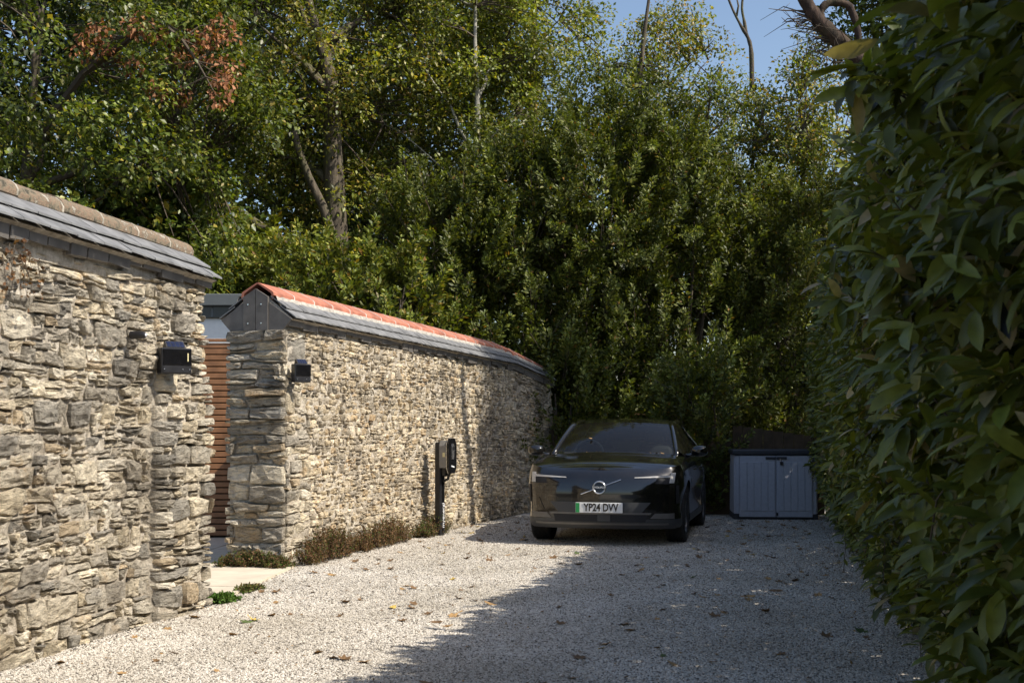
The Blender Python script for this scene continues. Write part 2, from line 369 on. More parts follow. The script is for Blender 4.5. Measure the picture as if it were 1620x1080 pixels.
# --- near wall, left of the gateway
AX, AY, ADX, ADY = -3.149, 3.5, 0.1770, 0.9842      # start and direction; far end at y = 8.75
A_LEN = 5.34; A_T = 0.52
def off_A(s, h):            # the foot of the end pier stands proud of the hollowed lower wall
    low = 1-sstep(1.25, 1.75, h)
    return -0.075*low*sstep(3.0, 4.2, s)*(1-sstep(4.64, 4.70, s)) + 0.03*math.sin(s*2.1+h*1.7)*0.6 + 0.05*low*sstep(4.66, 4.78, s) - 0.05*sstep(1.2, 2.4, h)*0.4
def surf_A(s, h, d):
    d += off_A(s, h)
    x, y = AX+ADX*s+ADY*d, AY+ADY*s-ADX*d
    return (x, y, gz(AY+ADY*s)+h)
def surf_Aend(s, h, d):     # return face at the gateway, s runs into the wall
    q = A_LEN+d; x, y = AX+ADX*q-ADY*s, AY+ADY*q+ADX*s
    return (x, y, gz(AY+ADY*A_LEN)+h)
wallA = empty('stone_wall', (AX, AY, gz(AY)))
tag(wallA, 'near sunlit stone wall with weathered slate coping and numbered black box', 'wall')
def par(o):                 # children were given in world coordinates
    for c in list(o.children):
        c.matrix_parent_inverse = Matrix.Translation(o.location).inverted() if o.rotation_euler.z == 0 else o.matrix_basis.inverted()
MORTAR_D = -0.017
def core(surf, S0, S1, H, T, ns, nh, parent, name='mortar_core'):
    mb = MB(); rows = [[surf(S0+(S1-S0)*i/ns, -0.1+(H+0.1)*j/nh, MORTAR_D+0.006*math.sin(i*2.7+j*1.3)*math.sin(i*.31+j*.7)+0.006*math.sin(i*1.1-j*2.1)) for i in range(ns+1)] for j in range(nh+1)]
    mb.grid(rows); return mb
H_A = 2.24
MORTAR_D = -0.013
mb = core(surf_A, 0.0, A_LEN-0.03, H_A, A_T, 240, 40, wallA)
def PA(s, d, z): return (AX+ADX*s+ADY*d, AY+ADY*s-ADX*d, gz(AY+ADY*s)+z)
mb.grid([[PA(A_LEN-0.035, -0.16-0.36*i/4, -0.1+(H_A+0.1)*j/6) for i in range(5)] for j in range(7)])
mb.grid([[PA(A_LEN*i/10, -A_T, -0.1+(H_A+0.1)*j/4) for i in range(11)] for j in range(5)])
mb.grid([[PA(A_LEN*i/10-0.02, -0.12-(A_T-0.12)*j, H_A) for i in range(11)] for j in range(2)])
mb.grid([[PA(A_LEN-0.035, -0.02-0.15*i/2, -0.1+(H_A+0.1)*j/6) for i in range(3)] for j in range(7)])
mb.build('mortar_core', M['mortar'], wallA)
SA = stones(surf_A, 0.0, 4.67, H_A, (0.062, 0.145), (0.08, 0.36), 0.55, 0.011, (-0.008, 0.022), 11)
SA += stones(surf_A, 4.665, A_LEN+0.03, H_A, (0.065, 0.150), (0.12, 0.36), 0.45, 0.014, (0.0, 0.042), 12)
SE = stones(surf_Aend, 0.0, A_T, H_A, (0.10, 0.19), (0.15, 0.34), 0.35, 0.022, (0.0, 0.05), 13)
n_a = len(SA)
stones_to_objects(SA + [(a*0.05, cs, ch, v, f, t) for a, cs, ch, v, f, t in SE], wallA, M['stone'], lambda q: 1.0 if q[1] > 2.55 else 0.02, 296)

def coping(parent, P, L, T, z_eave, z_ridge, over, tile_len, ridge_kind, slate_w, seed, tilt_end=0.0):
    """double course of slates each side, hung slates below the eave and a ridge of tiles. P(s,d,z): d=0 is the wall face, negative inward"""
    rng = random.Random(seed); c = -T/2
    half = T/2+over; rise = z_ridge-z_eave
    def sl(side, s0, s1, t0, t1, lift0, lift1, th=0.012):
        def q(s, t, lift):
            d = c+side*half*t; z = z_ridge-rise*t+lift; return P(s, d, z)
        j = [rng.uniform(-.006, .006) for _ in range(4)]
        v = [q(s0, t0, lift0), q(s1, t0, lift0), q(s1, t1+j[0], lift1+j[1]*.6), q(s0, t1+j[2], lift1+j[3]*.6)]
        v2 = [(a[0], a[1], a[2]-th) for a in v]
        MB().add(v+v2, [(0, 1, 2, 3), (7, 6, 5, 4), (0, 4, 5, 1), (1, 5, 6, 2), (2, 6, 7, 3), (3, 7, 4, 0)]).build('slate', M['slate'], parent)
    for side in (1, -1):
        for (t0, t1, l0, l1, off) in ((0.62, 1.03, 0.0, 0.014, 0.0), (0.36, 0.78, 0.016, 0.030, 0.5)):
            s = -slate_w*off; 
            while s < L-0.02:
                w = slate_w*rng.uniform(0.8, 1.2); e = min(s+w, L)
                if L-e < 0.06: e = L
                sl(side, max(0, s)+0.003, e-0.003, t0, t1, l0, l1); s = e
    # slates hung upright under the eave with pale joints
    s = 0.0
    while s < L-0.03:
        w = rng.uniform(0.16, 0.36); HD = rng.uniform(0.018, 0.036); e = min(s+w, L); hz = rng.uniform(0.055, 0.12)
        if L-e < 0.08: e = L
        a = [P(s+0.008, HD, z_eave-hz), P(e-0.008, HD, z_eave-hz+rng.uniform(-.015, .015)), P(e-0.008, HD+.01, z_eave+0.012), P(s+0.008, HD+.01, z_eave+0.012)]
        b2 = [P(s+0.008, 0.0, z_eave-hz), P(e-0.008, 0.0, z_eave-hz), P(e-0.008, 0.0, z_eave+0.012), P(s+0.008, 0.0, z_eave+0.012)]
        MB().add(a+b2, [(0, 1, 2, 3), (7, 6, 5, 4), (0, 4, 5, 1), (1, 5, 6, 2), (2, 6, 7, 3), (3, 7, 4, 0)]).build('hung_slate', M['slate_dark'], parent)
        if e < L:
            a = [P(e-0.009, 0.02, z_eave-hz*0.95), P(e+0.009, 0.02, z_eave-hz*0.95), P(e+0.009, 0.02, z_eave), P(e-0.009, 0.02, z_eave)]
            b2 = [P(e-0.009, -.02, z_eave-hz*0.95), P(e+0.009, -.02, z_eave-hz*0.95), P(e+0.009, -.02, z_eave), P(e-0.009, -.02, z_eave)]
            MB().add(a+b2, [(0, 1, 2, 3), (7, 6, 5, 4), (0, 4, 5, 1), (1, 5, 6, 2), (2, 6, 7, 3), (3, 7, 4, 0)]).build('pale_joint', M['joint'], parent)
        s = e
    # infill bed under the slates
    mb = MB()
    ring = [(c-half*0.93, z_eave-0.016), (c-half*0.3, z_ridge-rise*0.3-0.02), (c, z_ridge-rise*0.22), (c+half*0.3, z_ridge-rise*0.3-0.02), (c+half*0.93, z_eave-0.016), (c+T*.5-0.01, z_eave-0.05), (c+T*.5-0.03, z_eave-0.16), (c-T*.5+0.03, z_eave-0.16), (c-T*.5+0.01, z_eave-0.05)]
    n = len(ring); K = 40; vv = [P(0.012+(L-0.024)*k/K, d, z) for k in range(K+1) for d, z in ring]
    mb.add(vv, [tuple(range(n)), tuple(range(K*n+n-1, K*n-1, -1))]+[(k*n+i, k*n+(i+1) % n, (k+1)*n+(i+1) % n, (k+1)*n+i) for k in range(K) for i in range(n)]).build('coping_bed', M['mortar'], parent)
    s = 0.0
    while s < L-0.02:
        e = min(s+tile_len, L)
        if L-e < tile_len*0.3: e = L
        if ridge_kind == 'round':
            dz = rng.uniform(-.008, .008); rw = half*0.44
            prof = [(rw*math.cos(t)*1.0, 0.088*math.sin(t)-0.02) for t in np.linspace(-0.25, math.pi+0.25, 11)]
            prof = [(x, z+dz) for x, z in prof]; zc = z_ridge-rise*0.25+0.02
            mt = M['old_ridge']
        else:
            rw = half*0.42; ze = -rise*0.42
            prof = [(rw*1.04, ze+0.012), (rw*1.02, ze+0.062), (rw*0.94, ze+0.076), (rw*0.12, 0.030), (0, 0.038), (-rw*0.12, 0.030), (-rw*0.94, ze+0.076), (-rw*1.02, ze+0.062), (-rw*1.04, ze+0.012)]
            zc = z_ridge; mt = M['terracotta']
        inner = [(x*0.88, z-0.015) for x, z in prof]
        n = len(prof)
        A = [P(s+0.006, c+x, zc+z) for x, z in prof] + [P(s+0.006, c+x, zc+z) for x, z in inner]
        B = [P(e-0.006, c+x, zc+z) for x, z in prof] + [P(e-0.006, c+x, zc+z) for x, z in inner]
        F = []
        for i in range(n-1):
            F += [(i, i+1, 2*n+i+1, 2*n+i), (n+i, 3*n+i, 3*n+i+1, n+i+1), (i, n+i, n+i+1, i+1), (2*n+i, 2*n+i+1, 3*n+i+1, 3*n+i)]
        F += [(0, 2*n, 3*n, n), (n-1, 2*n-1, 4*n-1, 3*n-1)]
        MB().add(A+B, F).build('ridge_tile', mt, parent, smooth=(ridge_kind == 'round'), sharp=40)
        if e < L:
            th = 0.0015 if ridge_kind == 'round' else 0.004; o2 = [(x*1.006, z+th) for x, z in prof]; i2 = [(x*0.9, z-0.01) for x, z in prof]
            A = [P(e-0.009, c+x, zc+z) for x, z in o2] + [P(e-0.009, c+x, zc+z) for x, z in i2]
            B = [P(e+0.009, c+x, zc+z) for x, z in o2] + [P(e+0.009, c+x, zc+z) for x, z in i2]
            MB().add(A+B, F).build('tile_joint', M['old_joint'] if ridge_kind == 'round' else M['white_joint'], parent)
        s = e
    if ridge_kind != 'round':       # pale mortar fillet below the ridge tiles
        for side in (1, -1):
            f = []
            for i in range(121):
                s = L*i/120; w = rng.uniform(-.012, .014)
                f.append([P(s, c+side*(half*0.42), z_ridge-rise*0.42+0.040), P(s, c+side*(half*0.475+w), z_ridge-rise*0.475+0.042+w*.3), P(s, c+side*(half*0.51+w), z_ridge-rise*0.51+0.016)])
            MB().grid(f).build('mortar_fillet', M['joint'], parent)
coping(wallA, PA, A_LEN+0.10, A_T, 2.34, 2.60, 0.10, 0.46, 'round', 0.30, 5)
par(wallA)

# --- long wall beyond the gateway
BX, BY = -2.09, 11.38; B_T = 0.58; B_LEN = 7.78; H_B = 2.20
def bend(s):                         # beyond the bend the wall turns toward the drive
    if s <= B_LEN: return BX+UX*s, BY+UY*s, UY, -UX
    q = s-B_LEN; dx, dy = math.sin(R(34)), math.cos(R(34)); return BX+UX*B_LEN+dx*q, BY+UY*B_LEN+dy*q, dy, -dx
def PB(s, d, z):
    x, y, nx, ny = bend(s); q = max(0, s-B_LEN); return (x+nx*d, y+ny*d, gz(y)+z*(1-0.085*q))
def surf_B(s, h, d): return PB(s, d+0.018*math.sin(s*1.3+h*2)+0.012*math.sin(s*3.7-h*1.3), h)
def surf_Bj(s, h, d):                # jamb face toward the camera; s runs from the back corner to the front corner
    return (BX-UX*d-UY*(B_T-s), BY-UY*d+UX*(B_T-s), gz(BY)+h)
wallB = empty('stone_wall', (BX, BY, gz(BY)))
tag(wallB, 'long rubble stone wall with red ridge tiles behind the charging post', 'wall')
B_END = B_LEN+1.15
MORTAR_D = -0.011
mb = core(surf_B, 0.03, B_END, H_B, B_T, 200, 40, wallB)
mb.grid([[surf_Bj(B_T*i/4*0.98+0.005, -0.1+(H_B+0.1)*j/6, -0.016) for i in range(5)] for j in range(7)])
mb.grid([[PB(0.02+(B_END-.02)*i/20, -B_T, -0.1+(H_B+0.1)*j/4) for i in range(21)] for j in range(5)])
mb.grid([[PB(0.02+(B_END-.02)*i/20, -B_T*j, H_B) for i in range(21)] for j in range(2)])
mb.build('mortar_core', M['mortar'], wallB)
SJ = stones(surf_Bj, -0.03, B_T, H_B, (0.075, 0.19), (0.20, 0.55), 0.60, 0.014, (-0.005, 0.05), 21, white=0.0)
SQ = stones(surf_B, 0.0, 0.48, H_B, (0.10, 0.20), (0.15, 0.40), 0.50, 0.012, (-0.008, 0.025), 22)
SB = stones(surf_B, 0.46, B_END, H_B, (0.046, 0.084), (0.04, 0.155), 0.38, 0.012, (-0.015, 0.018), 23, white=0.10)
stones_to_objects(SJ, wallB, M['stone'], lambda q: 1.0, 80)
stones_to_objects(SQ, wallB, M['stone'], lambda q: 1.0, 60)
stones_to_objects(SB, wallB, M['stone_fine'], lambda q: 1.0/(1+q[1]*0.25)**2, 155)
coping(wallB, PB, B_END, B_T, 2.31, 2.60, 0.09, 0.45, 'angle', 0.24, 6)
# slate boards closing the gable end of the coping
def JP(a, z, d):                     # a across the jamb from centre, z above ground, d out of the jamb
    cx, cy = BX-UY*B_T/2, BY+UX*B_T/2
    return (cx+UY*a-UX*d, cy-UX*a-UY*d, gz(BY)+z)
def board(name, poly, d0, d1, mat):
    n = len(poly); v = [JP(a, z, d1) for a, z in poly]+[JP(a, z, d0) for a, z in poly]
    MB().add(v, [tuple(range(n)), tuple(range(2*n-1, n-1, -1))]+[(i, (i+1) % n, n+(i+1) % n, n+i) for i in range(n)]).build(name, mat, wallB)
board('end_slate', [(-0.125, 2.19), (-0.003, 2.19), (-0.003, 2.575), (-0.125, 2.50)], 0.006, 0.034, M['slate_dark'])
board('end_slate', [(0.003, 2.19), (0.125, 2.19), (0.125, 2.50), (0.003, 2.575)], 0.006, 0.034, M['slate_dark'])
board('end_slate', [(0.13, 2.19), (0.27, 2.19), (0.36, 2.29), (0.13, 2.45)], 0.004, 0.022, M['slate_dark'])
board('end_slate', [(-0.13, 2.19), (-0.27, 2.19), (-0.36, 2.29), (-0.13, 2.45)], 0.004, 0.022, M['slate_dark'])
for a in (-0.075, 0.06):
    for z in (2.255, 2.43): board('fixing_bolt', [(a+0.007*math.cos(t), z+0.007*math.sin(t)) for t in np.linspace(0, 5.5, 7)], 0.03, 0.04, M['silver'])
par(wallB)

# ------------------------------------------------------------------ gateway: paving, slatted fence, building behind
pav = empty('paving', (-2.6, 9.6, gz(9.6))); pav['kind'] = 'structure'
rng = random.Random(3)
def pv(a, b): # a inward from the drive edge, b along the gateway
    x = -2.135+0.115*b/2.05-a; return (x, 9.05+b*1.02)
ys = [0, 0.75, 1.5, 2.25, 2.9, 3.5, 4.2, 4.8, 5.35]
for i in range(5):
    for j in range(len(ys)-1):
        a0, a1 = i*0.62, i*0.62+0.612; b0, b1 = ys[j], ys[j+1]-0.008
        if j >= 3 and i == 0: continue
        dz = rng.uniform(0.018, 0.024)
        p = [pv(a0, b0), pv(a1, b0), pv(a1, b1), pv(a0, b1)]
        v = [(x, y, gz(y)+dz) for x, y in p]+[(x, y, gz(y)-0.03) for x, y in p]
        MB().add(v, [(0, 1, 2, 3), (7, 6, 5, 4), (0, 4, 5, 1), (1, 5, 6, 2), (2, 6, 7, 3), (3, 7, 4, 0)]).build('paving_slab', M['paving'], pav)
par(pav)
fence = empty('slatted_fence', (-3.4, 14.4, gz(14.4))); tag(fence, 'brown horizontal slatted timber screen behind the gateway gap', 'fence')
z = 0.05; k = 0
FX0, FX1 = -5.4, -1.95
while z < 2.28:
    MB().box(FX0+3.4, FX1+3.4, -0.02, 0.0, z, z+0.056, bev=0.003).build('slat', M['cedar'], fence); z += 0.0705; k += 1
MB().box(FX0+3.4, FX1+3.4, -0.035, 0.03, z, z+0.035, bev=0.004).build('top_rail', M['cedar'], fence)
for i in range(6): MB().box(FX0+3.4+i*0.575, FX0+3.4+i*0.575+0.57, 0.077, 0.09, 0.0, 2.27).build('gap_shade_board', M['post_wood'], fence)  # dark boards added behind the slats so the gaps look shaded
for x in (-1.95, -0.75, 0.35, 1.4): MB().box(x, x+0.07, 0.004, 0.075, 0, 2.29).build('post', M['post_wood'], fence)
bld = empty('flat_roofed_building', (-3.8, 17.0, gz(17))); tag(bld, 'white rendered flat-roofed building with grey fascia behind the slatted screen', 'building')
MB().box(-5.5, -0.02, 0.0, 3.2, -0.1, 2.83).build('wall', M['render_white'], bld)
MB().box(-5.6, 0.35, -0.05, 3.3, 2.833, 2.985).build('clerestory_band', M['fascia_dark'], bld)
MB().box(-5.8, 0.55, -0.15, 3.4, 2.988, 3.15, bev=0.01).build('roof_fascia', M['fascia'], bld)
MB().box(-0.34, -0.31, -0.056, -0.045, 2.84, 2.98).build('band_joint', M['fascia'], bld)

# ------------------------------------------------------------------ fittings on the walls
def wall_frame(P, s, z, d=0.045, ndir=None):
    """matrix whose -Y is out of the wall, X along it"""
    p = Vector(P(s, d, z)); q = Vector(P(s+0.1, d, z)); xd = (q-p).normalized(); xd.z = 0; xd.normalize()
    zd = Vector((0, 0, 1)); yd = zd.cross(xd)
    m = Matrix((xd, yd, zd)).transposed().to_4x4(); m.translation = p; return m
def solar_box(P, s, z, w, label, number, rot):
    o = empty('solar_house_light'); o.matrix_world = wall_frame(P, s, z, 0.075) @ Matrix.Rotation(R(rot), 4, 'Z'); tag(o, label, 'light box')
    D = 0.075; MB().box(-0.03, 0.03, -0.01, 0.09, 0.05, 0.11).build('bracket', M['black_metal'], o)
    MB().box(-w/2, w/2, -D, 0.0, 0.0, 0.17, bev=0.006).build('housing', M['black_metal'], o)
    MB().box(-w/2+0.012, w/2-0.004, -D-0.006, -D+0.002, 0.058, 0.162, bev=0.002).build('front_panel', M['black_gloss'], o)
    MB().box(-w/2+0.012, w/2-0.004, -D-0.004, -D+0.002, 0.008, 0.052, bev=0.002).build('lower_panel', M['black_metal'], o)
    n = MB(); n.add([(-w*0.32, -D*0.95, 0.172), (w*0.32, -D*0.95, 0.172), (w*0.30, -D*0.45, 0.215), (-w*0.30, -D*0.45, 0.215), (-w*0.32, -D*0.1, 0.172), (w*0.32, -D*0.1, 0.172), (w*0.30, -D*0.2, 0.215), (-w*0.30, -D*0.2, 0.215)],
        [(0, 1, 2, 3), (4, 7, 6, 5), (3, 2, 6, 7), (0, 3, 7, 4), (1, 5, 6, 2), (0, 4, 5, 1)]).build('solar_housing', M['black_metal'], o)
    c = MB()
    for i in range(4):
        for j in range(2):
            x0 = -w*0.28+i*w*0.14+0.003; x1 = x0+w*0.14-0.005; t0 = 0.08+j*0.44; t1 = t0+0.4
            f = lambda t: (-D*0.95+D*0.5*t-0.0015, 0.172+0.043*t+0.002)
            c.add([(x0, *f(t0)), (x1, *f(t0)), (x1, *f(t1)), (x0, *f(t1))], [(0, 1, 2, 3)])
    c.build('solar_cells', M['solar'], o)
    if number: text_mesh('house_number', '1', 0.078, M['gold'], Matrix.Translation((w*0.36, -D-0.0075, 0.107)) @ Matrix.Rotation(R(90), 4, 'X'), o, sx=0.9)
    for sx in (-0.4, 0.2, 0.42): MB().lathe([(0.0, -D-0.0075), (0.004, -D-0.007), (0.004, -D-0.002)], 6, 'Y', (w*sx, 0, 0.03)).build('screw', M['silver'], o)
    return o
solar_box(PA, 4.713, 1.622, 0.21, 'black solar house light with pale number 1 on the near wall', True, -42)
solar_box(PB, 0.124, 1.709, 0.17, 'small black solar light on the corner of the long wall', False, -34)
o = empty('spotlight'); o.matrix_world = wall_frame(PA, 4.252, 1.844, 0.02); tag(o, 'tiny black spotlight poking from the near wall above the numbered box', 'spotlight')
MB().lathe([(0.0, 0.0), (0.024, 0.0), (0.026, -0.05), (0.022, -0.09), (0.016, -0.1), (0, -0.1)], 14, 'Y').build('body', M['black_metal'], o, True, 40)
MB().lathe([(0.0, -0.104), (0.011, -0.1015), (0.012, -0.098)], 10, 'Y', (0.004, 0, 0)).build('lens', M['white_mark'], o, True)

# ------------------------------------------------------------------ charging post
cp = empty('charging_post', (-0.868, 14.98, gz(14.98)), math.atan2(UY, UX)-R(7)); tag(cp, 'slim black electric car charging post with grey wall unit beside the long wall', 'charger')
cp.scale = (1.03, 1.03, 1.03)   # local x along the wall (away), -y toward the drive
MB().box(-0.06, 0.06, -0.03, 0.05, -0.05, 1.10, bev=0.012).build('post', M['black_metal'], cp)
MB().box(-0.02, 0.02, -0.036, -0.029, 0.02, 0.66, bev=0.003).build('front_strip', M['black_gloss'], cp)
ov = [(0.115*math.copysign(abs(math.cos(t))**0.75, math.cos(t)), 0.93+0.20*math.copysign(abs(math.sin(t))**0.8, math.sin(t))) for t in np.linspace(0, 2*math.pi, 25)[:-1]]
def prism_y(poly, y0, y1):
    n = len(poly); return MB().add([(p[0], y0, p[1]) for p in poly]+[(p[0], y1, p[1]) for p in poly], [tuple(range(n)), tuple(range(2*n-1, n-1, -1))]+[(i, (i+1) % n, n+(i+1) % n, n+i) for i in range(n)])
side = [(-0.095, 0.80), (0.095, 0.80), (0.10, 0.86), (0.10, 1.06), (0.075, 1.12), (-0.075, 1.12), (-0.10, 1.06), (-0.10, 0.86)]
prism_y(side, -0.125, -0.031).build('unit_body', M['grey_plastic'], cp)
fr = [(-0.105, 0.80), (-0.06, 0.735), (0.06, 0.735), (0.105, 0.80), (0.112, 0.95), (0.105, 1.08), (0.06, 1.145), (-0.06, 1.145), (-0.105, 1.08), (-0.112, 0.95)]
prism_y(fr, -0.158, -0.132).build('front_cover', M['black_gloss'], cp)
prism_y([(x*1.03, 0.94+(z-0.94)*1.02) for x, z in fr], -0.1315, -0.1255).build('cover_rim', M['silver'], cp)
prism_y([(-0.02, 0.90), (0.02, 0.90), (0.034, 0.94), (0.034, 1.06), (0.018, 1.085), (-0.018, 1.085), (-0.034, 1.06), (-0.034, 0.94)], -0.164, -0.1585).build('faceplate', M['silver'], cp)
prism_y([(0.022*math.cos(t), 1.03+0.022*math.sin(t)) for t in np.linspace(0, 5.8, 13)], -0.168, -0.1645).build('socket', M['black_metal'], cp)
prism_y([(-0.04, 0.815), (0.04, 0.80), (0.04, 0.816), (-0.04, 0.831)], -0.162, -0.1585).build('status_mark', M['white_mark'], cp)
MB().box(-0.104, -0.1005, -0.105, -0.075, 0.93, 0.98).build('badge', M['gold'], cp)
MB().tube([(-0.01, -0.12, 0.80), (-0.01, -0.125, 0.74), (-0.01, -0.10, 0.67), (-0.01, -0.05, 0.64), (-0.01, -0.02, 0.66)], 0.016, 8).build('cable', M['black_metal'], cp, True)
MB().box(-0.045, 0.045, -0.09, -0.03, 0.70, 0.80, bev=0.012).build('cable_guard', M['black_metal'], cp)
text_mesh('lettering', 'myenergi', 0.085, M['white_mark'], Matrix.Translation((-0.002, -0.0372, 0.24)) @ Matrix.Rotation(R(90), 4, 'X') @ Matrix.Rotation(R(90), 4, 'Z'), cp, sx=0.95)

# ------------------------------------------------------------------ storage box and board panel behind it
sb = empty('storage_box', (3.80, 17.75, gz(17.75)), R(-5)); tag(sb, 'grey plastic garden storage box with double doors and dark lid', 'storage box')
BW, BH, BD = 1.19, 0.93, 0.70
MB().box(-BW/2, BW/2, 0.03, BD, 0.08, BH, bev=0.01).build('carcass', M['resin_grey'], sb)
MB().box(-BW/2-0.005, BW/2+0.005, 0.02, BD+0.005, 0.0, 0.079, bev=0.006).build('base', M['resin_dark'], sb)
MB().box(-BW/2-0.03, BW/2+0.03, -0.035, BD+0.02, BH+0.003, BH+0.075, bev=0.015).build('lid', M['resin_dark'], sb)
for sx, nm in ((-1, 'left'), (1, 'right')):
    x0, x1 = (-BW/2+0.075, -0.004) if sx < 0 else (0.004, BW/2-0.075)
    d = MB().box(x0, x1, -0.022, 0.027, 0.04, BH-0.012, bev=0.004).build('door', M['resin_grey'], sb)
    MB().box(x0-0.055 if sx < 0 else x1+0.004, x0-0.004 if sx < 0 else x1+0.055, 0.0, 0.028, 0.085, BH-0.01, bev=0.003).build('corner_panel', M['resin_grey'], sb)
    nb = 5; w = (x1-x0-0.02)/nb
    for i in range(nb):
        MB().box(x0+0.01+i*w+0.004, x0+0.01+(i+1)*w-0.004, -0.034, -0.0225, 0.13, BH-0.10, bev=0.004).build('door_plank', M['resin_grey'], d)
    MB().box((-0.15 if sx < 0 else 0.006), (-0.006 if sx < 0 else 0.15), -0.045, -0.0225, BH-0.06, BH-0.025, bev=0.004).build('handle', M['resin_dark'], d)
MB().tube([(0.06, -0.05, BH-0.05), (0.06, -0.058, BH-0.09), (0.085, -0.058, BH-0.09), (0.085, -0.05, BH-0.05)], 0.004, 6).build('padlock_shackle', M['silver'], sb)
MB().box(0.052, 0.094, -0.066, -0.048, BH-0.14, BH-0.092, bev=0.003).build('padlock', M['black_metal'], sb)
MB().box(0.004, 0.028, -0.05, -0.0225, 0.06, 0.105, bev=0.003).build('floor_bolt', M['black_metal'], sb)
M['panel_wood'] = simple('brown_panel_wood', (0.10, 0.066, 0.038), 0.85, var=0.3, nscale=8)
pn = empty('board_panel', (4.0, 18.85, gz(18.85)), R(-4)); tag(pn, 'dark brown timber board panel slumped behind the storage box', 'fence panel')
for i in range(9):
    x0 = -0.62+i*0.155; h = 1.36-0.022*i
    MB().box(x0, x0+0.149, 0, 0.02, 0.0, h).build('board', M['panel_wood'], pn)
for x in (-0.62, -0.02, 0.56): MB().box(x, x+0.035, -0.028, -0.002, 0.0, 1.36-0.022*(x+0.62)/0.155).build('batten', M['panel_wood'], pn)
MB().box(-1.1, -0.625, 0.03, 0.05, 0.0, 1.12).build('low_board', M['panel_wood'], pn)

# ------------------------------------------------------------------ car
def paint(name, col, rough, coat):
    m, nt, b = base_mat(name); v = coords(nt, 'Object'); n = noise(nt, v, 140, 2); n2 = noise(nt, v, 3.0, 4)
    d = ramp(nt, n.outputs[0], [(0.70, 0), (0.76, 0.7)]); dd = ramp(nt, n2.outputs[0], [(0.35, 0.0), (0.75, 0.03)])
    c = mixc(nt, dd.outputs[0], col, (0.20, 0.17, 0.13)); c = mixc(nt, d.outputs[0], c, (0.12, 0.105, 0.085))
    nt.links.new(c, b.inputs['Base Color']); b.inputs['Roughness'].default_value = rough; b.inputs['Coat Weight'].default_value = coat; b.inputs['Coat Roughness'].default_value = 0.04
    return m
M['paint'] = paint('black_car_paint', (0.005, 0.0046, 0.0045), 0.22, 1.0)
M['car_gloss'] = paint('gloss_black_panel', (0.006, 0.006, 0.006), 0.10, 1.0)
M['car_trim'] = simple('car_grey_trim', (0.055, 0.055, 0.055), 0.5, var=0.1, bstr=0.05)
M['car_trim_pale'] = simple('car_pale_trim', (0.14, 0.13, 0.118), 0.35, var=0.1, bstr=0.0)
M['tyre'] = simple('tyre_rubber', (0.022, 0.021, 0.02), 0.8, var=0.3, nscale=40)
M['rim'] = simple('alloy_rim', (0.10, 0.10, 0.105), 0.3, metal=0.8, var=0.1, bstr=0)
M['cabin'] = simple('dark_cabin', (0.018, 0.018, 0.02), 0.75, var=0.2)
M['lamp'] = simple('lamp_lens', (0.55, 0.53, 0.50), 0.10, var=0.1, bstr=0, coat=1.0)
M['lamp_red'] = simple('tail_lamp_red', (0.25, 0.01, 0.01), 0.15, var=0.1, bstr=0, coat=1.0)
M['plate'] = simple('number_plate_white', (0.82, 0.82, 0.80), 0.4, var=0.05, bstr=0)
M['green'] = simple('plate_green', (0.02, 0.30, 0.08), 0.4, var=0.05, bstr=0)
def glass_mat():
    m, nt, b = base_mat('car_glass'); out = nt.nodes['Material Output']
    t = nt.nodes.new('ShaderNodeBsdfTransparent'); t.inputs[0].default_value = (0.55, 0.60, 0.58, 1)
    g = nt.nodes.new('ShaderNodeBsdfGlossy'); g.inputs['Roughness'].default_value = 0.02
    f = nt.nodes.new('ShaderNodeFresnel'); f.inputs[0].default_value = 1.5
    d = nt.nodes.new('ShaderNodeBsdfDiffuse'); d.inputs[0].default_value = (0.35, 0.32, 0.27, 1)
    n = noise(nt, coords(nt, 'Object'), 60, 3); r = ramp(nt, n.outputs[0], [(0.5, 0.015), (0.75, 0.05)])
    m1 = nt.nodes.new('ShaderNodeMixShader'); m2 = nt.nodes.new('ShaderNodeMixShader')
    nt.links.new(r.outputs[0], m1.inputs[0]); nt.links.new(t.outputs[0], m1.inputs[1]); nt.links.new(d.outputs[0], m1.inputs[2])
    nt.links.new(f.outputs[0], m2.inputs[0]); nt.links.new(m1.outputs[0], m2.inputs[1]); nt.links.new(g.outputs[0], m2.inputs[2])
    nt.links.new(m2.outputs[0], out.inputs[0]); return m
M['glass'] = glass_mat()
CARX, CARY = 0.955, 13.50
car = empty('parked_car', (CARX, CARY, gz(CARY)), R(-13)); car.rotation_euler = (-SLOPE, 0, R(-13))
tag(car, 'black compact electric SUV parked nose-on beside the long wall', 'car')
def lerp_tab(tab, x):
    if x <= tab[0][0]: return tab[0][1]
    for (a, va), (b_, vb) in zip(tab, tab[1:]):
        if x <= b_: 
            t = (x-a)/(b_-a); t = t*t*(3-2*t)*0.5+t*0.5; return va+(vb-va)*t
    return tab[-1][1]
HW = 0.905
ctrl = [(0, 0), (0.30, 0.014), (0.55, 0.058), (0.71, 0.125), (0.815, 0.225), (0.872, 0.36), (0.895, 0.55), (HW, 0.82), (HW, 1.2), (HW, 2.0), (HW, 2.8), (HW, 3.47), (0.885, 3.78), (0.84, 4.02), (0.72, 4.16), (0.5, 4.215), (0.25, 4.23), (0, 4.23)]
def catmull(P, n):
    out = []
    for i in range(len(P)-1):
        p0, p1, p2, p3 = P[max(i-1, 0)], P[i], P[i+1], P[min(i+2, len(P)-1)]
        for k in range(n):
            t = k/n
            out.append(tuple(0.5*((2*p1[j])+(-p0[j]+p2[j])*t+(2*p0[j]-5*p1[j]+4*p2[j]-p3[j])*t*t+(-p0[j]+3*p1[j]-3*p2[j]+p3[j])*t**3) for j in (0, 1)))
    out.append(P[-1]); return out
pl = catmull(ctrl, 10)
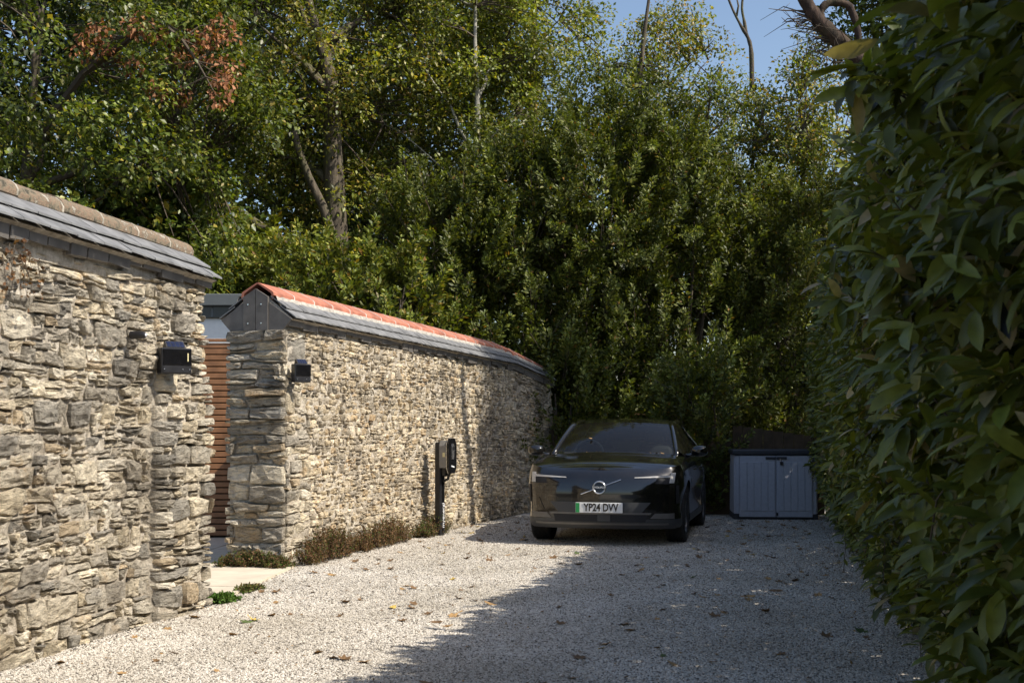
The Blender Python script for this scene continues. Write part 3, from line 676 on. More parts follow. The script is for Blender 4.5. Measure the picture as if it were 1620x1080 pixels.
# extra columns at door seams and a finer run over the wheel arches
def insert_y(pl, y):
    for i in range(len(pl)-1):
        if pl[i][0] > 0.8 and pl[i][1] < y < pl[i+1][1]:
            t = (y-pl[i][1])/(pl[i+1][1]-pl[i][1]); return pl[:i+1]+[(pl[i][0]+(pl[i+1][0]-pl[i][0])*t, y)]+pl[i+1:]
    return pl
SEAMS = (1.20, 2.22, 3.10)
for y in SEAMS: pl = insert_y(pl, y-0.003); pl = insert_y(pl, y+0.003)
for yw in (0.82, 3.47):
    for k in range(-9, 10): pl = insert_y(pl, yw+0.39*math.sin(k/9*math.pi/2)+0.0007)
nrm = []
for i in range(len(pl)):
    a, b_ = pl[max(0, i-1)], pl[min(len(pl)-1, i+1)]; dx, dy = b_[0]-a[0], b_[1]-a[1]; l = math.hypot(dx, dy); nrm.append((dy/l, -dx/l))
nrm[0] = (0, -1); nrm[-1] = (0, 1)
ZTOP = [(0, 0.835), (0.05, 0.84), (0.17, 0.855), (0.4, 0.888), (0.8, 0.935), (1.1, 0.965), (1.5, 0.978), (2.5, 0.99), (3.5, 1.02), (4.0, 1.02), (4.23, 0.98)]
INS_F = [(0.17, 0.10), (0.22, 0.035), (0.27, 0.008), (0.40, 0.0), (0.50, 0.004), (0.60, 0.004), (0.70, 0.022), (0.78, 0.052), (0.815, 0.085), (0.84, 0.14)]
INS_S = [(0.17, 0.05), (0.24, 0.02), (0.32, 0.022), (0.40, 0.035), (0.50, 0.028), (0.66, 0.0), (0.74, 0.002), (0.82, 0.018), (0.90, 0.045), (1.02, 0.085)]
def inset(y, z):
    w = 1-sstep(0.08, 0.45, y); return lerp_tab(INS_F, z)*w + lerp_tab(INS_S, z)*(1-w)
WR = 0.335; AR = 0.385
def zlow(i):
    x, y = pl[i]; z = 0.19 if y < 0.3 else 0.20
    if x > 0.8:
        for yw in (0.82, 3.47):
            if abs(y-yw) < AR: z = max(z, 0.325+math.sqrt(AR*AR-(y-yw)**2))
    return z
def wall_pt(i, z, side, push=0.0):
    x, y = pl[i]; k = inset(y, z)-push
    return (side*(x-nrm[i][0]*k), y-nrm[i][1]*k, z)
TRIM_Z = 0.30; NT = 14
def body_cols(i, side):
    zl, zt = zlow(i), lerp_tab(ZTOP, pl[i][1]); zs = max(zl, TRIM_Z)
    return [wall_pt(i, zs+(zt-zs)*(t/NT), side) for t in range(NT+1)]
def group(i):
    x, y = pl[i]; y2 = (pl[i][1]+pl[i+1][1])/2
    if x < 0.8: return 'body'
    for s in SEAMS:
        if abs(y2-s) < 0.003: return None
    if SEAMS[0] < y2 < SEAMS[1]: return 'front_door'
    if SEAMS[1] < y2 < SEAMS[2]: return 'rear_door'
    return 'body'
body = MB(); rear_body = MB(); trim = MB(); doors = {}
for side in (1, -1):
    for i in range(len(pl)-1):
        g = group(i)
        if g is None: continue
        tgt = (body if pl[i][1] < 1.3 and i < len(pl)//2 else rear_body) if g == 'body' else doors.setdefault((g, side), MB())
        tgt.grid([body_cols(i, side), body_cols(i+1, side)])
        if max(zlow(i), zlow(i+1)) < TRIM_Z:
            trim.grid([[wall_pt(j, zlow(j)+(TRIM_Z-zlow(j))*t/3, side, 0.002) for t in range(4)] for j in (i, i+1)])
def weld(mb):
    key = {}; idx = []; v2 = []
    for p in mb.v:
        k = (round(p[0], 4), round(p[1], 4), round(p[2], 4))
        if k not in key: key[k] = len(v2); v2.append(p)
        idx.append(key[k])
    f2 = []
    for f in mb.f:
        g = []
        for q in f:
            if idx[q] not in g: g.append(idx[q])
        if len(g) > 2: f2.append(tuple(g))
    mb.v, mb.f = v2, f2; return mb
# bonnet deck (with shut line just behind the nose) 
bon = MB(); nose = MB()
cowl = [i for i in range(len(pl)) if pl[i][1] <= 1.14 and i < len(pl)//2]
def deck_pt(i, f):
    zt = lerp_tab(ZTOP, pl[i][1]); a = wall_pt(i, zt, 1); x = a[0]*f; y = a[1]
    ff = abs(f); sh = 0.014*sstep(0.25, 0.7, y)*math.exp(-((ff-0.84)/0.09)**2)
    z = zt + (0.040*sstep(0.0, 0.55, y)+0.020)*(1-ff**2.4) + (sh if ff < 0.999 else 0)
    return (x, y-0.13*(1-ff**2)*sstep(0.6, 1.1, y), z)
NC = 24
rows_d = [[deck_pt(i, -1+2*j/NC) for j in range(NC+1)] for i in cowl]
seam = next(k for k, i in enumerate(cowl) if wall_pt(i, 0.84, 1)[1] > 0.14)
nose.grid(rows_d[:seam+1]); 
r2 = [[(p[0], p[1]+0.006, p[2]-0.001) for p in rows_d[seam]]]+rows_d[seam+1:]
bon.grid(r2)
for p in nose.v: pass
body.add(nose.v, nose.f)
bo = weld(body).build('front_body', M['paint'], car, True, 50)
weld(rear_body).build('rear_body', M['paint'], car, True, 50)
weld(bon).build('bonnet', M['paint'], car, True, 50)
weld(trim).build('lower_trim', M['car_trim'], car, True, 50)
for (g, side), mb in doors.items():
    d = weld(mb).build('door', M['paint'], car, True, 50)
    yh = 2.05 if g == 'front_door' else 2.95
    i = min(range(len(pl)), key=lambda k: abs(pl[k][1]-yh) + (10 if pl[k][0] < 0.8 else 0))
    p = wall_pt(i, 0.82, side, 0.012); MB().box(p[0]-0.014, p[0]+0.014, yh-0.11, yh+0.09, 0.80, 0.825, bev=0.008).build('handle', M['paint'], d, True, 40)
# dark inner tub, floor and wheel housings
MB().box(-0.60, 0.60, 0.22, 4.02, 0.24, 0.72).box(-0.80, 0.80, 1.24, 3.05, 0.26, 0.74).box(-0.80, 0.80, 3.92, 4.08, 0.3, 0.95).build('underbody', M['cabin'], car)
# cabin
def L3(a, b_, t): return tuple(a[k]+(b_[k]-a[k])*t for k in range(3))
def curve3(P, n):
    out = []
    for i in range(len(P)-1):
        p0, p1, p2, p3 = P[max(i-1, 0)], P[i], P[i+1], P[min(i+2, len(P)-1)]
        for k in range(n):
            t = k/n; out.append(tuple(0.5*((2*p1[j])+(-p0[j]+p2[j])*t+(2*p0[j]-5*p1[j]+4*p2[j]-p3[j])*t*t+(-p0[j]+3*p1[j]-3*p2[j]+p3[j])*t**3) for j in range(3)))
    out.append(P[-1]); return out
def wscr(u, t):   # u -1..1 across, t 0 bottom ..1 top
    hw = 0.715+(0.585-0.715)*t; yc = 0.97+(1.70-0.97)*t; zc = 0.992+(1.362-0.992)*t
    bow = (0.16*(1-t)+0.09*t)*abs(u)**2.2
    return (u*hw, yc+bow, zc+0.022*math.sin(math.pi*t)+(0.016*(t))*(1-u*u)-0.012*abs(u)**2)
MB().grid([[wscr(-1+2*j/16, i/8) for j in range(17)] for i in range(9)]).build('windscreen', M['glass'], car, True)
def roof(u, t):   # t 0 front..1 back
    a = wscr(u, 1.0); y = a[1]+(3.55-a[1])*t
    hw = lerp_tab([(0, 0.585), (0.3, 0.60), (0.7, 0.59), (1, 0.54)], t)
    z = lerp_tab([(0, 1.372), (0.18, 1.412), (0.4, 1.43), (0.7, 1.415), (1, 1.35)], t)
    return (u*hw, y, z-0.030*abs(u)**2.5 + (0.006))
MB().grid([[roof(-1+2*j/16, i/14) for j in range(17)] for i in range(15)]).build('roof', M['paint'], car, True)
for side in (1, -1):
    ap = [wscr(side*1.0, t) for t in np.linspace(-0.04, 1.0, 8)]; ap = [(p[0]+side*0.022, p[1]+0.015, p[2]+0.004) for p in ap]
    rail = [roof(side, t) for t in np.linspace(0.02, 1, 12)]; rail = [(p[0]+side*0.012, p[1], p[2]-0.012) for p in rail]
    dp = curve3([rail[-1], (side*0.62, 3.82, 1.20), (side*0.74, 4.06, 1.02)], 5)[1:]
    path = ap+rail+dp
    MB().tube(path, [0.03]*8+[0.028]*12+[0.05]*len(dp), 8).build('roof_pillar', M['paint'], car, True)
    # side glass, ruled between waist and roof rail
    def waist(y): return (side*(0.822-0.05*sstep(2.8, 4.1, y)), y, lerp_tab(ZTOP, y)+0.005)
    full = ap+rail
    def rail_at(y):
        for a, b_ in zip(full, full[1:]):
            if a[1] <= y <= b_[1]: return L3(a, b_, (y-a[1])/max(1e-6, b_[1]-a[1]))
        return full[-1] if y > full[-1][1] else full[0]
    for (y0, y1) in ((1.26, 2.17), (2.26, 3.08), (3.14, 3.75)):
        ys_ = np.linspace(y0, y1, 9)
        def top_at(y):
            if y <= 3.5: return rail_at(y)
            return L3(dp[0], dp[-1], (y-dp[0][1])/(dp[-1][1]-dp[0][1]))
        MB().grid([[L3(waist(y), top_at(y), 0.02+0.95*t/5) for t in range(6)] for y in ys_]).build('side_window', M['glass'], car, True)
    for (y0, y1) in ((2.17, 2.26), (3.08, 3.14)):
        MB().grid([[(lambda q: (q[0]+side*0.004, q[1], q[2]))(L3(waist(y), rail_at(y), t/5)) for t in range(6)] for y in (y0, y1)]).build('door_pillar', M['car_gloss'], car, True)
    # strip between the door tops and the glass
    ys_ = np.linspace(1.02, 4.06, 24); cols = []
    for y in ys_:
        i = min(range(len(pl)), key=lambda k: abs(pl[k][1]-y) + (10 if pl[k][0] < 0.75 else 0)); a = wall_pt(i, lerp_tab(ZTOP, y), side)
        cols.append([(a[0], y, a[2]), L3((a[0], y, a[2]), waist(y), 0.5), waist(y), (waist(y)[0]-side*0.03, y, waist(y)[2]-0.03)])
    MB().grid(cols).build('waist_strip', M['car_gloss'], car, True)
    # mirror
    mo = MB()
    for (dy, rx, rz) in ((-0.085, 0.02, 0.02), (-0.075, 0.072, 0.048), (-0.03, 0.098, 0.066), (0.03, 0.10, 0.068), (0.055, 0.092, 0.06)): 
        b0 = len(mo.v); mo.v += [(side*(0.985)+rx*math.copysign(abs(math.cos(t))**0.8, math.cos(t)), 1.33+dy, 1.035+rz*math.copysign(abs(math.sin(t))**0.8, math.sin(t))) for t in np.linspace(0, 2*math.pi, 17)[:-1]]
        if b0: mo.f += [(b0-16+k, b0-16+(k+1) % 16, b0+(k+1) % 16, b0+k) for k in range(16)]
    mo.f.append(tuple(range(16))); mo.f.append(tuple(range(len(mo.v)-16, len(mo.v))))
    mir = mo.build('wing_mirror', M['car_gloss'], car, True, 50)
    MB().tube([(side*0.80, 1.33, 0.975), (side*0.87, 1.33, 0.985), (side*0.94, 1.33, 1.0)], [0.03, 0.022, 0.03], 8).build('mirror_stalk', M['car_gloss'], mir, True)
# rear screen and tailgate upper
MB().grid([[L3((u*0.53, 3.56+0.02*abs(u), 1.35-0.025*u*u), (u*0.70, 4.10-0.06*u*u, 1.0), t/6) for u in np.linspace(-1, 1, 11)] for t in range(7)]).build('rear_screen', M['glass'], car, True)
MB().grid([[(u*0.80, 3.95+0.2*t, 1.0-0.02*t) for u in np.linspace(-1, 1, 7)] for t in (0, 0.5, 1)]).build('tailgate_ledge', M['paint'], car)
for side in (1, -1): MB().box(side*0.74-0.05, side*0.74+0.05, 4.12, 4.19, 0.70, 1.0, bev=0.02).build('tail_lamp', M['lamp_red'], car)
# interior
da = MB(); da.grid([[(u*0.72, 1.12+0.12*t+0.1*abs(u)**2*0, 0.955+0.035*math.sin(t*2.2)-0.10*max(0, t-2)) for u in np.linspace(-1, 1, 9)] for t in np.linspace(0, 3, 7)]); da.build('dashboard', M['cabin'], car, True)
for sx in (-0.37, 0.37):
    seat = MB().box(sx-0.23, sx+0.23, 2.15, 2.30, 0.5, 1.10, bev=0.06).build('seat_back', M['cabin'], car, True, 60)
    MB().box(sx-0.13, sx+0.13, 2.18, 2.27, 1.125, 1.29, bev=0.04).build('headrest', M['cabin'], seat, True, 60)
st = MB(); q = Matrix.Translation((-0.37, 1.52, 1.0)) @ Matrix.Rotation(R(-24), 4, 'X')
ring = [tuple(q @ Vector((0.175*math.cos(t), 0, 0.165*math.sin(t)))) for t in np.linspace(0, 2*math.pi, 25)]
st.tube(ring, 0.014, 8, False).build('steering_wheel', M['car_trim_pale'], car, True)
MB().box(-0.12, 0.12, 1.80, 1.83, 1.27, 1.33, bev=0.01).build('rear_view_mirror', M['cabin'], car)
MB().box(-0.13, 0.13, 1.36, 1.375, 0.99, 1.05).build('centre_screen', M['car_gloss'], car)
for x0, x1 in ((-0.60, -0.05), (-0.02, 0.55)):
    p0, p1 = wscr(x0/0.72, 0.03), wscr(x1/0.72, 0.02); MB().tube([(p0[0], p0[1]-0.012, p0[2]+0.008), (p1[0], p1[1]-0.012, p1[2]+0.008)], 0.008, 6).build('wiper', M['car_trim'], car)
# cowl panel closing between bonnet and screen
cw = []
for j in range(17):
    u = -1+2*j/16; b_ = deck_pt(cowl[-1], u*0.86); w = wscr(u, 0.0); cw.append([(b_[0], b_[1]-0.005, b_[2]-0.006), ((b_[0]+w[0])/2, (b_[1]+w[1])/2, min(b_[2], w[2])-0.02), (w[0], w[1]+0.004, w[2]-0.004)])
MB().grid(cw).build('cowl', M['car_trim'], car)
# nose: conforming patches
def F(x, z, out=0.004):
    ax = abs(x); 
    for a, b_ in zip(range(len(pl)), range(1, len(pl))):
        xa, xb = wall_pt(a, z, 1, out), wall_pt(b_, z, 1, out)
        if xa[0] <= ax <= xb[0]:
            t = (ax-xa[0])/max(1e-6, xb[0]-xa[0]); return (x, xa[1]+(xb[1]-xa[1])*t, z)
    return (x, 0.3, z)
def patch(name, corners, mat, nx=10, nz=3, out=0.006, parent=None, depth=0.012):
    """corners (x,z) bl, br, tr, tl draped on the nose with thickness"""
    bl, br, tr, tl = corners; fr_ = []; bk = []
    for j in range(nz+1):
        t = j/nz; rowf = []; rowb = []
        for i in range(nx+1):
            s = i/nx
            x = (bl[0]*(1-s)+br[0]*s)*(1-t)+(tl[0]*(1-s)+tr[0]*s)*t; z = (bl[1]*(1-s)+br[1]*s)*(1-t)+(tl[1]*(1-s)+tr[1]*s)*t
            rowf.append(F(x, z, out)); rowb.append(F(x, z, out-depth))
        fr_.append(rowf); bk.append(rowb)
    mb = MB().grid(fr_); w = nx+1
    edge = [(0, i) for i in range(w)]+[(j, nx) for j in range(1, nz+1)]+[(nz, i) for i in range(nx-1, -1, -1)]+[(j, 0) for j in range(nz-1, 0, -1)]
    ev = [fr_[j][i] for j, i in edge]; eb = [bk[j][i] for j, i in edge]; n = len(ev)
    mb.add(ev+eb, [(i, (i+1) % n, n+(i+1) % n, n+i) for i in range(n)])
    return mb.build(name, mat, parent or car, True, 45)
patch('grille_panel', [(-0.74, 0.545), (0.74, 0.545), (0.71, 0.745), (-0.71, 0.745)], M['car_gloss'], 24, 5, 0.005)
patch('bumper_ledge', [(-0.60, 0.535), (0.60, 0.535), (0.55, 0.570), (-0.55, 0.570)], M['car_gloss'], 20, 2, 0.016)
patch('plate_recess', [(-0.46, 0.372), (0.46, 0.372), (0.56, 0.485), (-0.56, 0.485)], M['car_trim'], 20, 3, 0.004)
patch('lower_grille', [(-0.50, 0.272), (0.50, 0.272), (0.52, 0.352), (-0.52, 0.352)], M['cabin'], 20, 3, 0.006)
patch('grille_bar', [(-0.55, 0.352), (0.55, 0.352), (0.57, 0.372), (-0.57, 0.372)], M['car_trim_pale'], 20, 1, 0.012)
patch('radar_cover', [(-0.02, 0.278), (0.12, 0.278), (0.12, 0.348), (-0.02, 0.348)], M['car_trim'], 4, 2, 0.012)
patch('lower_lip', [(-0.74, 0.236), (0.74, 0.236), (0.74, 0.258), (-0.74, 0.258)], M['car_trim_pale'], 24, 1, 0.010)
for s in (1, -1):
    def mx(c): return [(s*x, z) for x, z in c]
    hl = patch('headlight', mx([(0.38, 0.750), (0.80, 0.757), (0.80, 0.784), (0.38, 0.759)]), M['lamp'], 14, 2, 0.009)
    patch('lamp_block', mx([(0.748, 0.695), (0.798, 0.695), (0.810, 0.806), (0.760, 0.806)]), M['lamp'], 4, 4, 0.011, hl)
    patch('lamp_pocket', mx([(0.60, 0.690), (0.744, 0.685), (0.746, 0.752), (0.62, 0.749)]), M['cabin'], 6, 2, 0.007, hl)
    patch('corner_pocket', mx([(0.62, 0.385), (0.80, 0.385), (0.805, 0.53), (0.70, 0.53)]), M['car_gloss'], 8, 4, 0.006)
    patch('side_blade', mx([(0.55, 0.31), (0.80, 0.305), (0.80, 0.365), (0.60, 0.365)]), M['car_trim_pale'], 8, 2, 0.008)
    patch('air_slot', mx([(0.815, 0.47), (0.845, 0.47), (0.845, 0.67), (0.815, 0.67)]), M['cabin'], 3, 4, 0.007)
# badge: ring, bar and letters
def nose_M(x, z, out): p = F(x, z, out); return Matrix.Translation(p) @ Matrix.Rotation(R(-8), 4, 'X')
e = nose_M(0.0, 0.645, 0.014)
badge = MB().tube([tuple(e @ Vector((0.066*math.cos(t), -0.006, 0.066*math.sin(t)))) for t in np.linspace(0, 2*math.pi, 29)], 0.0085, 8, False).build('badge_ring', M['silver'], car, True)
MB().lathe([(0, -0.006), (0.062, -0.005), (0.062, 0.006)], 24, 'Y').build('badge_disc', M['black_gloss'], badge).matrix_local = e
text_mesh('badge_lettering', 'VOLVO', 0.030, M['white_mark'], e @ Matrix.Translation((0, -0.0075, 0)) @ Matrix.Rotation(R(90), 4, 'X'), badge, sx=1.1)
for (xa, za, xb, zb) in ((-0.205, 0.570, -0.064, 0.622), (0.064, 0.668, 0.235, 0.732)):
    MB().tube([F(xa, za, 0.012), F((xa+xb)/2, (za+zb)/2, 0.012), F(xb, zb, 0.012)], 0.006, 6).build('badge_bar', M['silver'], badge)
pm = nose_M(0.0, 0.425, 0.02); pm = Matrix.Translation(pm.translation)
pt = MB().box(-0.26, 0.26, -0.006, 0.012, -0.0555, 0.0555, bev=0.003).build('number_plate', M['plate'], car); pt.matrix_local = pm
g = MB().box(-0.258, -0.215, -0.0075, -0.005, -0.053, 0.053).build('green_band', M['green'], pt)
text_mesh('registration', 'YP24 DVV', 0.118, M['black_gloss'], Matrix.Translation((0.022, -0.0085, 0)) @ Matrix.Rotation(R(90), 4, 'X'), pt, bold=0.0030, sx=0.74)
# wheels
def wheel(yw, side):
    x0 = side*0.775
    w = empty('wheel'); w.parent = car; w.location = (x0, yw, WR)
    def S(prof): return [(r, a*side) for r, a in prof]
    tp = [(0.235, -0.10), (0.30, -0.112), (0.322, -0.105), (0.333, -0.085)]
    for gx in (-0.06, -0.02, 0.02, 0.06): tp += [(WR, gx-0.013), (WR, gx-0.008), (WR-0.008, gx-0.005), (WR-0.008, gx+0.003), (WR, gx+0.006)]
    tp += [(0.333, 0.085), (0.322, 0.105), (0.30, 0.112), (0.24, 0.10), (0.235, 0.08), (0.235, -0.08)]
    MB().lathe(S(tp), 40, 'X', closed=True).build('tyre', M['tyre'], w, True, 50)
    rim = MB().lathe(S([(0.236, -0.09), (0.236, 0.085), (0.228, 0.098), (0.220, 0.085), (0.214, 0.0), (0.05, -0.01), (0.0, -0.01)]), 32, 'X').build('rim', M['rim'], w, True, 40)
    for k in range(5):
        sp = MB(); q = Matrix.Rotation(2*math.pi*k/5+0.3, 4, 'X')
        sp.box(*(sorted((side*0.045, side*0.085))), -0.030, 0.030, 0.03, 0.222, q, bev=0.01); sp.build('spoke', M['rim'], rim)
    MB().lathe(S([(0.06, 0.05), (0.055, 0.092), (0, 0.095)]), 16, 'X').build('hub_cap', M['car_trim'], rim, True, 40)
    for ch in w.children: pass
for yw in (0.82, 3.47):
    for sd in (1, -1): wheel(yw, sd)

# ------------------------------------------------------------------ foliage
def build_leaves(name, P, D, NRM, L, W, T, mat, parent=None, shape='tri', fold=0.18):
    n = len(P); D = D/np.linalg.norm(D, axis=1, keepdims=True)
    S = np.cross(D, NRM); ln = np.linalg.norm(S, axis=1, keepdims=True); ln[ln < 1e-6] = 1; S /= ln
    U = np.cross(S, D); L = L[:, None]; W = W[:, None]
    if shape == 'tri':
        V = np.stack([P, P+D*L*0.48+S*W*0.5+U*W*fold, P+D*L, P+D*L*0.48-S*W*0.5+U*W*fold], 1); nv = 4
        tri = np.array([[0, 1, 2], [0, 2, 3]])
    else:
        bendv = -U*L*0.10; nv = 11
        ms = [P+D*L*0.22, P+D*L*0.52+bendv*0.25, P+D*L*0.80+bendv*0.75]; tp = P+D*L*0.99+bendv*1.5; ws = (0.36, 0.50, 0.36)
        V = np.stack([P]+ms+[tp]+[q+S*W*w+U*W*fold*w*2 for q, w in zip(ms, ws)]+[q-S*W*w+U*W*fold*w*2 for q, w in zip(ms, ws)], 1)
        tri = np.array([[0, 5, 1], [0, 1, 8], [1, 5, 6], [1, 6, 2], [8, 1, 2], [8, 2, 9], [2, 6, 7], [2, 7, 3], [9, 2, 3], [9, 3, 10], [3, 7, 4], [10, 3, 4]])
    k = len(tri); F_ = (tri[None]+(np.arange(n)*nv)[:, None, None]).reshape(-1)
    me = bpy.data.meshes.new(name); me.vertices.add(n*nv); me.vertices.foreach_set('co', V.reshape(-1).astype(np.float32))
    me.loops.add(n*k*3); me.loops.foreach_set('vertex_index', F_.astype(np.int32))
    me.polygons.add(n*k); me.polygons.foreach_set('loop_start', np.arange(0, n*k*3, 3, dtype=np.int32))
    try: me.polygons.foreach_set('loop_total', np.full(n*k, 3, np.int32))
    except Exception: pass
    if shape != 'tri': me.polygons.foreach_set('use_smooth', np.ones(n*k, bool))
    a = me.attributes.new('tint', 'FLOAT_COLOR', 'POINT'); c = np.ones((n, nv, 4), np.float32); c[:, :, :3] = T[:, None, :]; a.data.foreach_set('color', c.reshape(-1))
    me.update(calc_edges=True); me.validate()
    return link(name, me, mat, parent)
def unit(g, n):
    v = g.normal(size=(n, 3)); return v/np.linalg.norm(v, axis=1, keepdims=True)
def tints(g, n, cols, wts, var=0.22):
    c = np.array(cols)[g.choice(len(cols), n, p=np.array(wts)/sum(wts))]; return np.clip(c*(1+var*g.normal(size=(n, 1))), 0.004, 0.9)
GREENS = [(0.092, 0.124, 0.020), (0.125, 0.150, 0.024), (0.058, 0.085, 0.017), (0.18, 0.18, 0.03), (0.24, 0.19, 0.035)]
def clumps_in(g, n, c, r, surf=0.55, gaps=0.35):
    """clump centres through an ellipsoid, thinned by a low noise so that gaps stay open"""
    out = []; ph = g.uniform(0, 6.28, 6)
    while len(out) < n:
        u = unit(g, 1)[0]*(g.uniform(0, 1)**(1/3) if g.uniform() > surf else g.uniform(0.75, 1.05))
        p = np.array(c)+u*np.array(r)
        nz = math.sin(p[0]*1.9+ph[0])*math.sin(p[2]*1.7+ph[1])*math.sin(p[1]*1.8+ph[2])
        if nz < -gaps: continue
        out.append(p)
    return np.array(out)
def crown_leaves(g, C, R_, per, L, cols, wts, droop=0.35, flat=0.75):
    n = len(C); k = g.integers(int(per*0.6), int(per*1.4), n); idx = np.repeat(np.arange(n), k); m = len(idx)
    u = unit(g, m); rad = (0.35+0.65*g.random(m)**0.5)*R_[idx]; P = C[idx]+u*rad[:, None]*np.array([1, 1, flat])
    D = unit(g, m)*0.8+u*0.7; D[:, 2] -= droop
    Nn = unit(g, m)*0.6+np.array([0.25, -0.2, 0.9]); ln = L*g.uniform(0.6, 1.25, m)
    ct = 1+0.32*g.normal(size=(n, 1)); T = tints(g, m, cols, wts)*np.clip(ct, 0.55, 1.6)[idx]
    return P, D, Nn, ln, ln*g.uniform(0.5, 0.8, m), T
def limb_path(g, a, b_, n=6, wob=0.12):
    a, b_ = np.array(a, float), np.array(b_, float); pts = []
    L_ = np.linalg.norm(b_-a)
    for i in range(n):
        t = i/(n-1); p = a*(1-t)+b_*t; p[2] += 0.10*L_*math.sin(math.pi*t)*0.5
        if 0 < i < n-1: p += g.normal(size=3)*wob*L_*0.12
        pts.append(tuple(p))
    return pts
def tree(name, label, x, y, trunk_pts, r0, crown, seed, leaf=0.085, per=120, nclump=160, cr=(0.26, 0.52), cols=GREENS, wts=(4, 4, 3, 1.5, .5), bark='bark', gaps=0.35, nlimb=10, extra=None, group=None, surf=0.55, mat='leaf', flat=0.75):
    g = np.random.default_rng(seed)
    o = empty(name, (x, y, gz(y))); tag(o, label, 'tree', group)
    base = np.array([x, y, gz(y)])
    tp = [tuple(base+np.array(p)) for p in trunk_pts]; m = len(tp)
    tr = MB(); tr.tube(curve3(tp, 3), [r0*(1-0.9*i/(3*(m-1)))*(1.25 if i == 0 else 1) for i in range(3*(m-1)+1)], 10)
    c, r = np.array(crown[0])+base, np.array(crown[1])
    C = clumps_in(g, nclump, c, r, surf, gaps); RR = g.uniform(cr[0], cr[1], nclump)
    # limbs leave the trunk and reach into the crown, twigs go on to the clumps
    tl = curve3(tp, 4); ends = []
    for i in range(nlimb):
        e = c+unit(g, 1)[0]*r*g.uniform(0.45, 0.85); zt = min(max(e[2]-g.uniform(0.5, 2.0), base[2]+1.2), tl[-1][2])
        s = min(tl, key=lambda q: abs(q[2]-zt)); pth = limb_path(g, s, e); rr = r0*g.uniform(0.18, 0.36)
        tr.tube(pth, [rr*(1-0.8*k/5) for k in range(6)], 6); ends += [np.array(q) for q in pth[2:]]
    ends = np.array(ends+[np.array(q) for q in tl[len(tl)//2:]])
    tw = MB()
    for i in range(nclump):
        j = np.argmin(((ends-C[i])**2).sum(1)); d = np.linalg.norm(ends[j]-C[i])
        if d < 2.2 or i % 3 == 0: tw.tube(limb_path(g, ends[j], C[i], 4), [0.022, 0.016, 0.010, 0.005], 4, False)
    t = tr.build('trunk', M[bark], o, True); tw.build('twigs', M['twig'], t)
    P, D, Nn, ln, wd, T = crown_leaves(g, C, RR, per, leaf, cols, wts, flat=flat)
    build_leaves('crown', P, D, Nn, ln, wd, T, M[mat], o)
    if extra: extra(o, g, base)
    o.matrix_world  # parts given in world space
    par(o); 
    for ch in o.children:
        for q in ch.children: q.matrix_parent_inverse = Matrix.Identity(4)
    return o
LIT = [(0.145, 0.170, 0.026), (0.19, 0.205, 0.034), (0.09, 0.122, 0.022), (0.29, 0.255, 0.05), (0.30, 0.20, 0.045)]  # brighter and yellower than GREENS: sunlight put into the leaf colour
def dead_top(o, g, base):
    b = MB(); b.tube(curve3([(4.79, 24.6, 7.72), (4.78, 24.6, 8.54), (4.71, 24.6, 8.86), (4.58, 24.6, 9.08), (4.42, 24.6, 9.39), (4.26, 24.6, 9.79)], 3), [0.05]*4+[0.038+0.006*math.sin(k*2.2) for k in range(6)]+[0.024]*6, 7)
    b.tube(curve3([(4.67, 24.6, 8.96), (4.64, 24.6, 9.16), (4.59, 24.6, 9.44), (4.62, 24.6, 9.77)], 3), [0.035]*4+[0.025]*6, 6); b.tube([(4.48, 24.6, 9.29), (4.52, 24.6, 9.49), (4.47, 24.6, 9.72)], [0.025, 0.02, 0.012], 5)
    b.build('dead_leader', M['bark'], o, True)
# big trees behind the walls
def dead_branch(o, g, base):
    b = MB(); ps = [(-5.6, 18.2, 6.9), (-5.1, 17.9, 7.0), (-4.75, 17.7, 6.7), (-4.5, 17.6, 6.35), (-4.35, 17.5, 6.1)]
    b.tube([(-7.2, 18.8, 5.6), (-6.4, 18.4, 6.4)]+ps, [0.07, 0.06, 0.05, 0.04, 0.03, 0.02, 0.012], 6); C = []
    for i in range(26):
        s = np.array(ps[g.integers(0, 5)]); e = s+g.normal(size=3)*np.array([0.42, 0.3, 0.30]); b.tube([tuple(s), tuple((s+e)/2+g.normal(size=3)*.05), tuple(e)], [0.012, 0.008, 0.004], 4, False); C.append(e)
    b.build('dead_branch', M['twig'], o)
    P, D, Nn, ln, wd, T = crown_leaves(g, np.array(C), np.full(26, 0.20), 55, 0.085, [(0.27, 0.115, 0.055), (0.34, 0.17, 0.09), (0.19, 0.08, 0.04)], (3, 2, 2), droop=1.0)
    o2 = build_leaves('dead_leaves', P, D, Nn, ln, wd, T, M['leaf_dry'], o); o2['label'] = 'withered reddish brown leaves on a dead branch'
tree('broadleaf_tree', 'dark spreading tree at far left with a dead rust-brown branch', -7.4, 19.0, [(0, 0, 0), (0.1, 0, 2.5), (-0.1, 0, 5), (0.2, 0, 8)], 0.22, ((0.5, 0, 6.2), (3.3, 2.3, 3.9)), 31, per=130, nclump=440, extra=dead_branch, leaf=0.095, gaps=0.28)
tree('broadleaf_tree', 'tall dark tree behind the white building, left of the forked trunk', -5.9, 23.5, [(0, 0, 0), (0.15, 0, 3), (0.4, 0, 6), (0.2, 0, 10)], 0.22, ((0.2, 0, 7.2), (2.6, 2.2, 4.6)), 32, per=120, nclump=330)
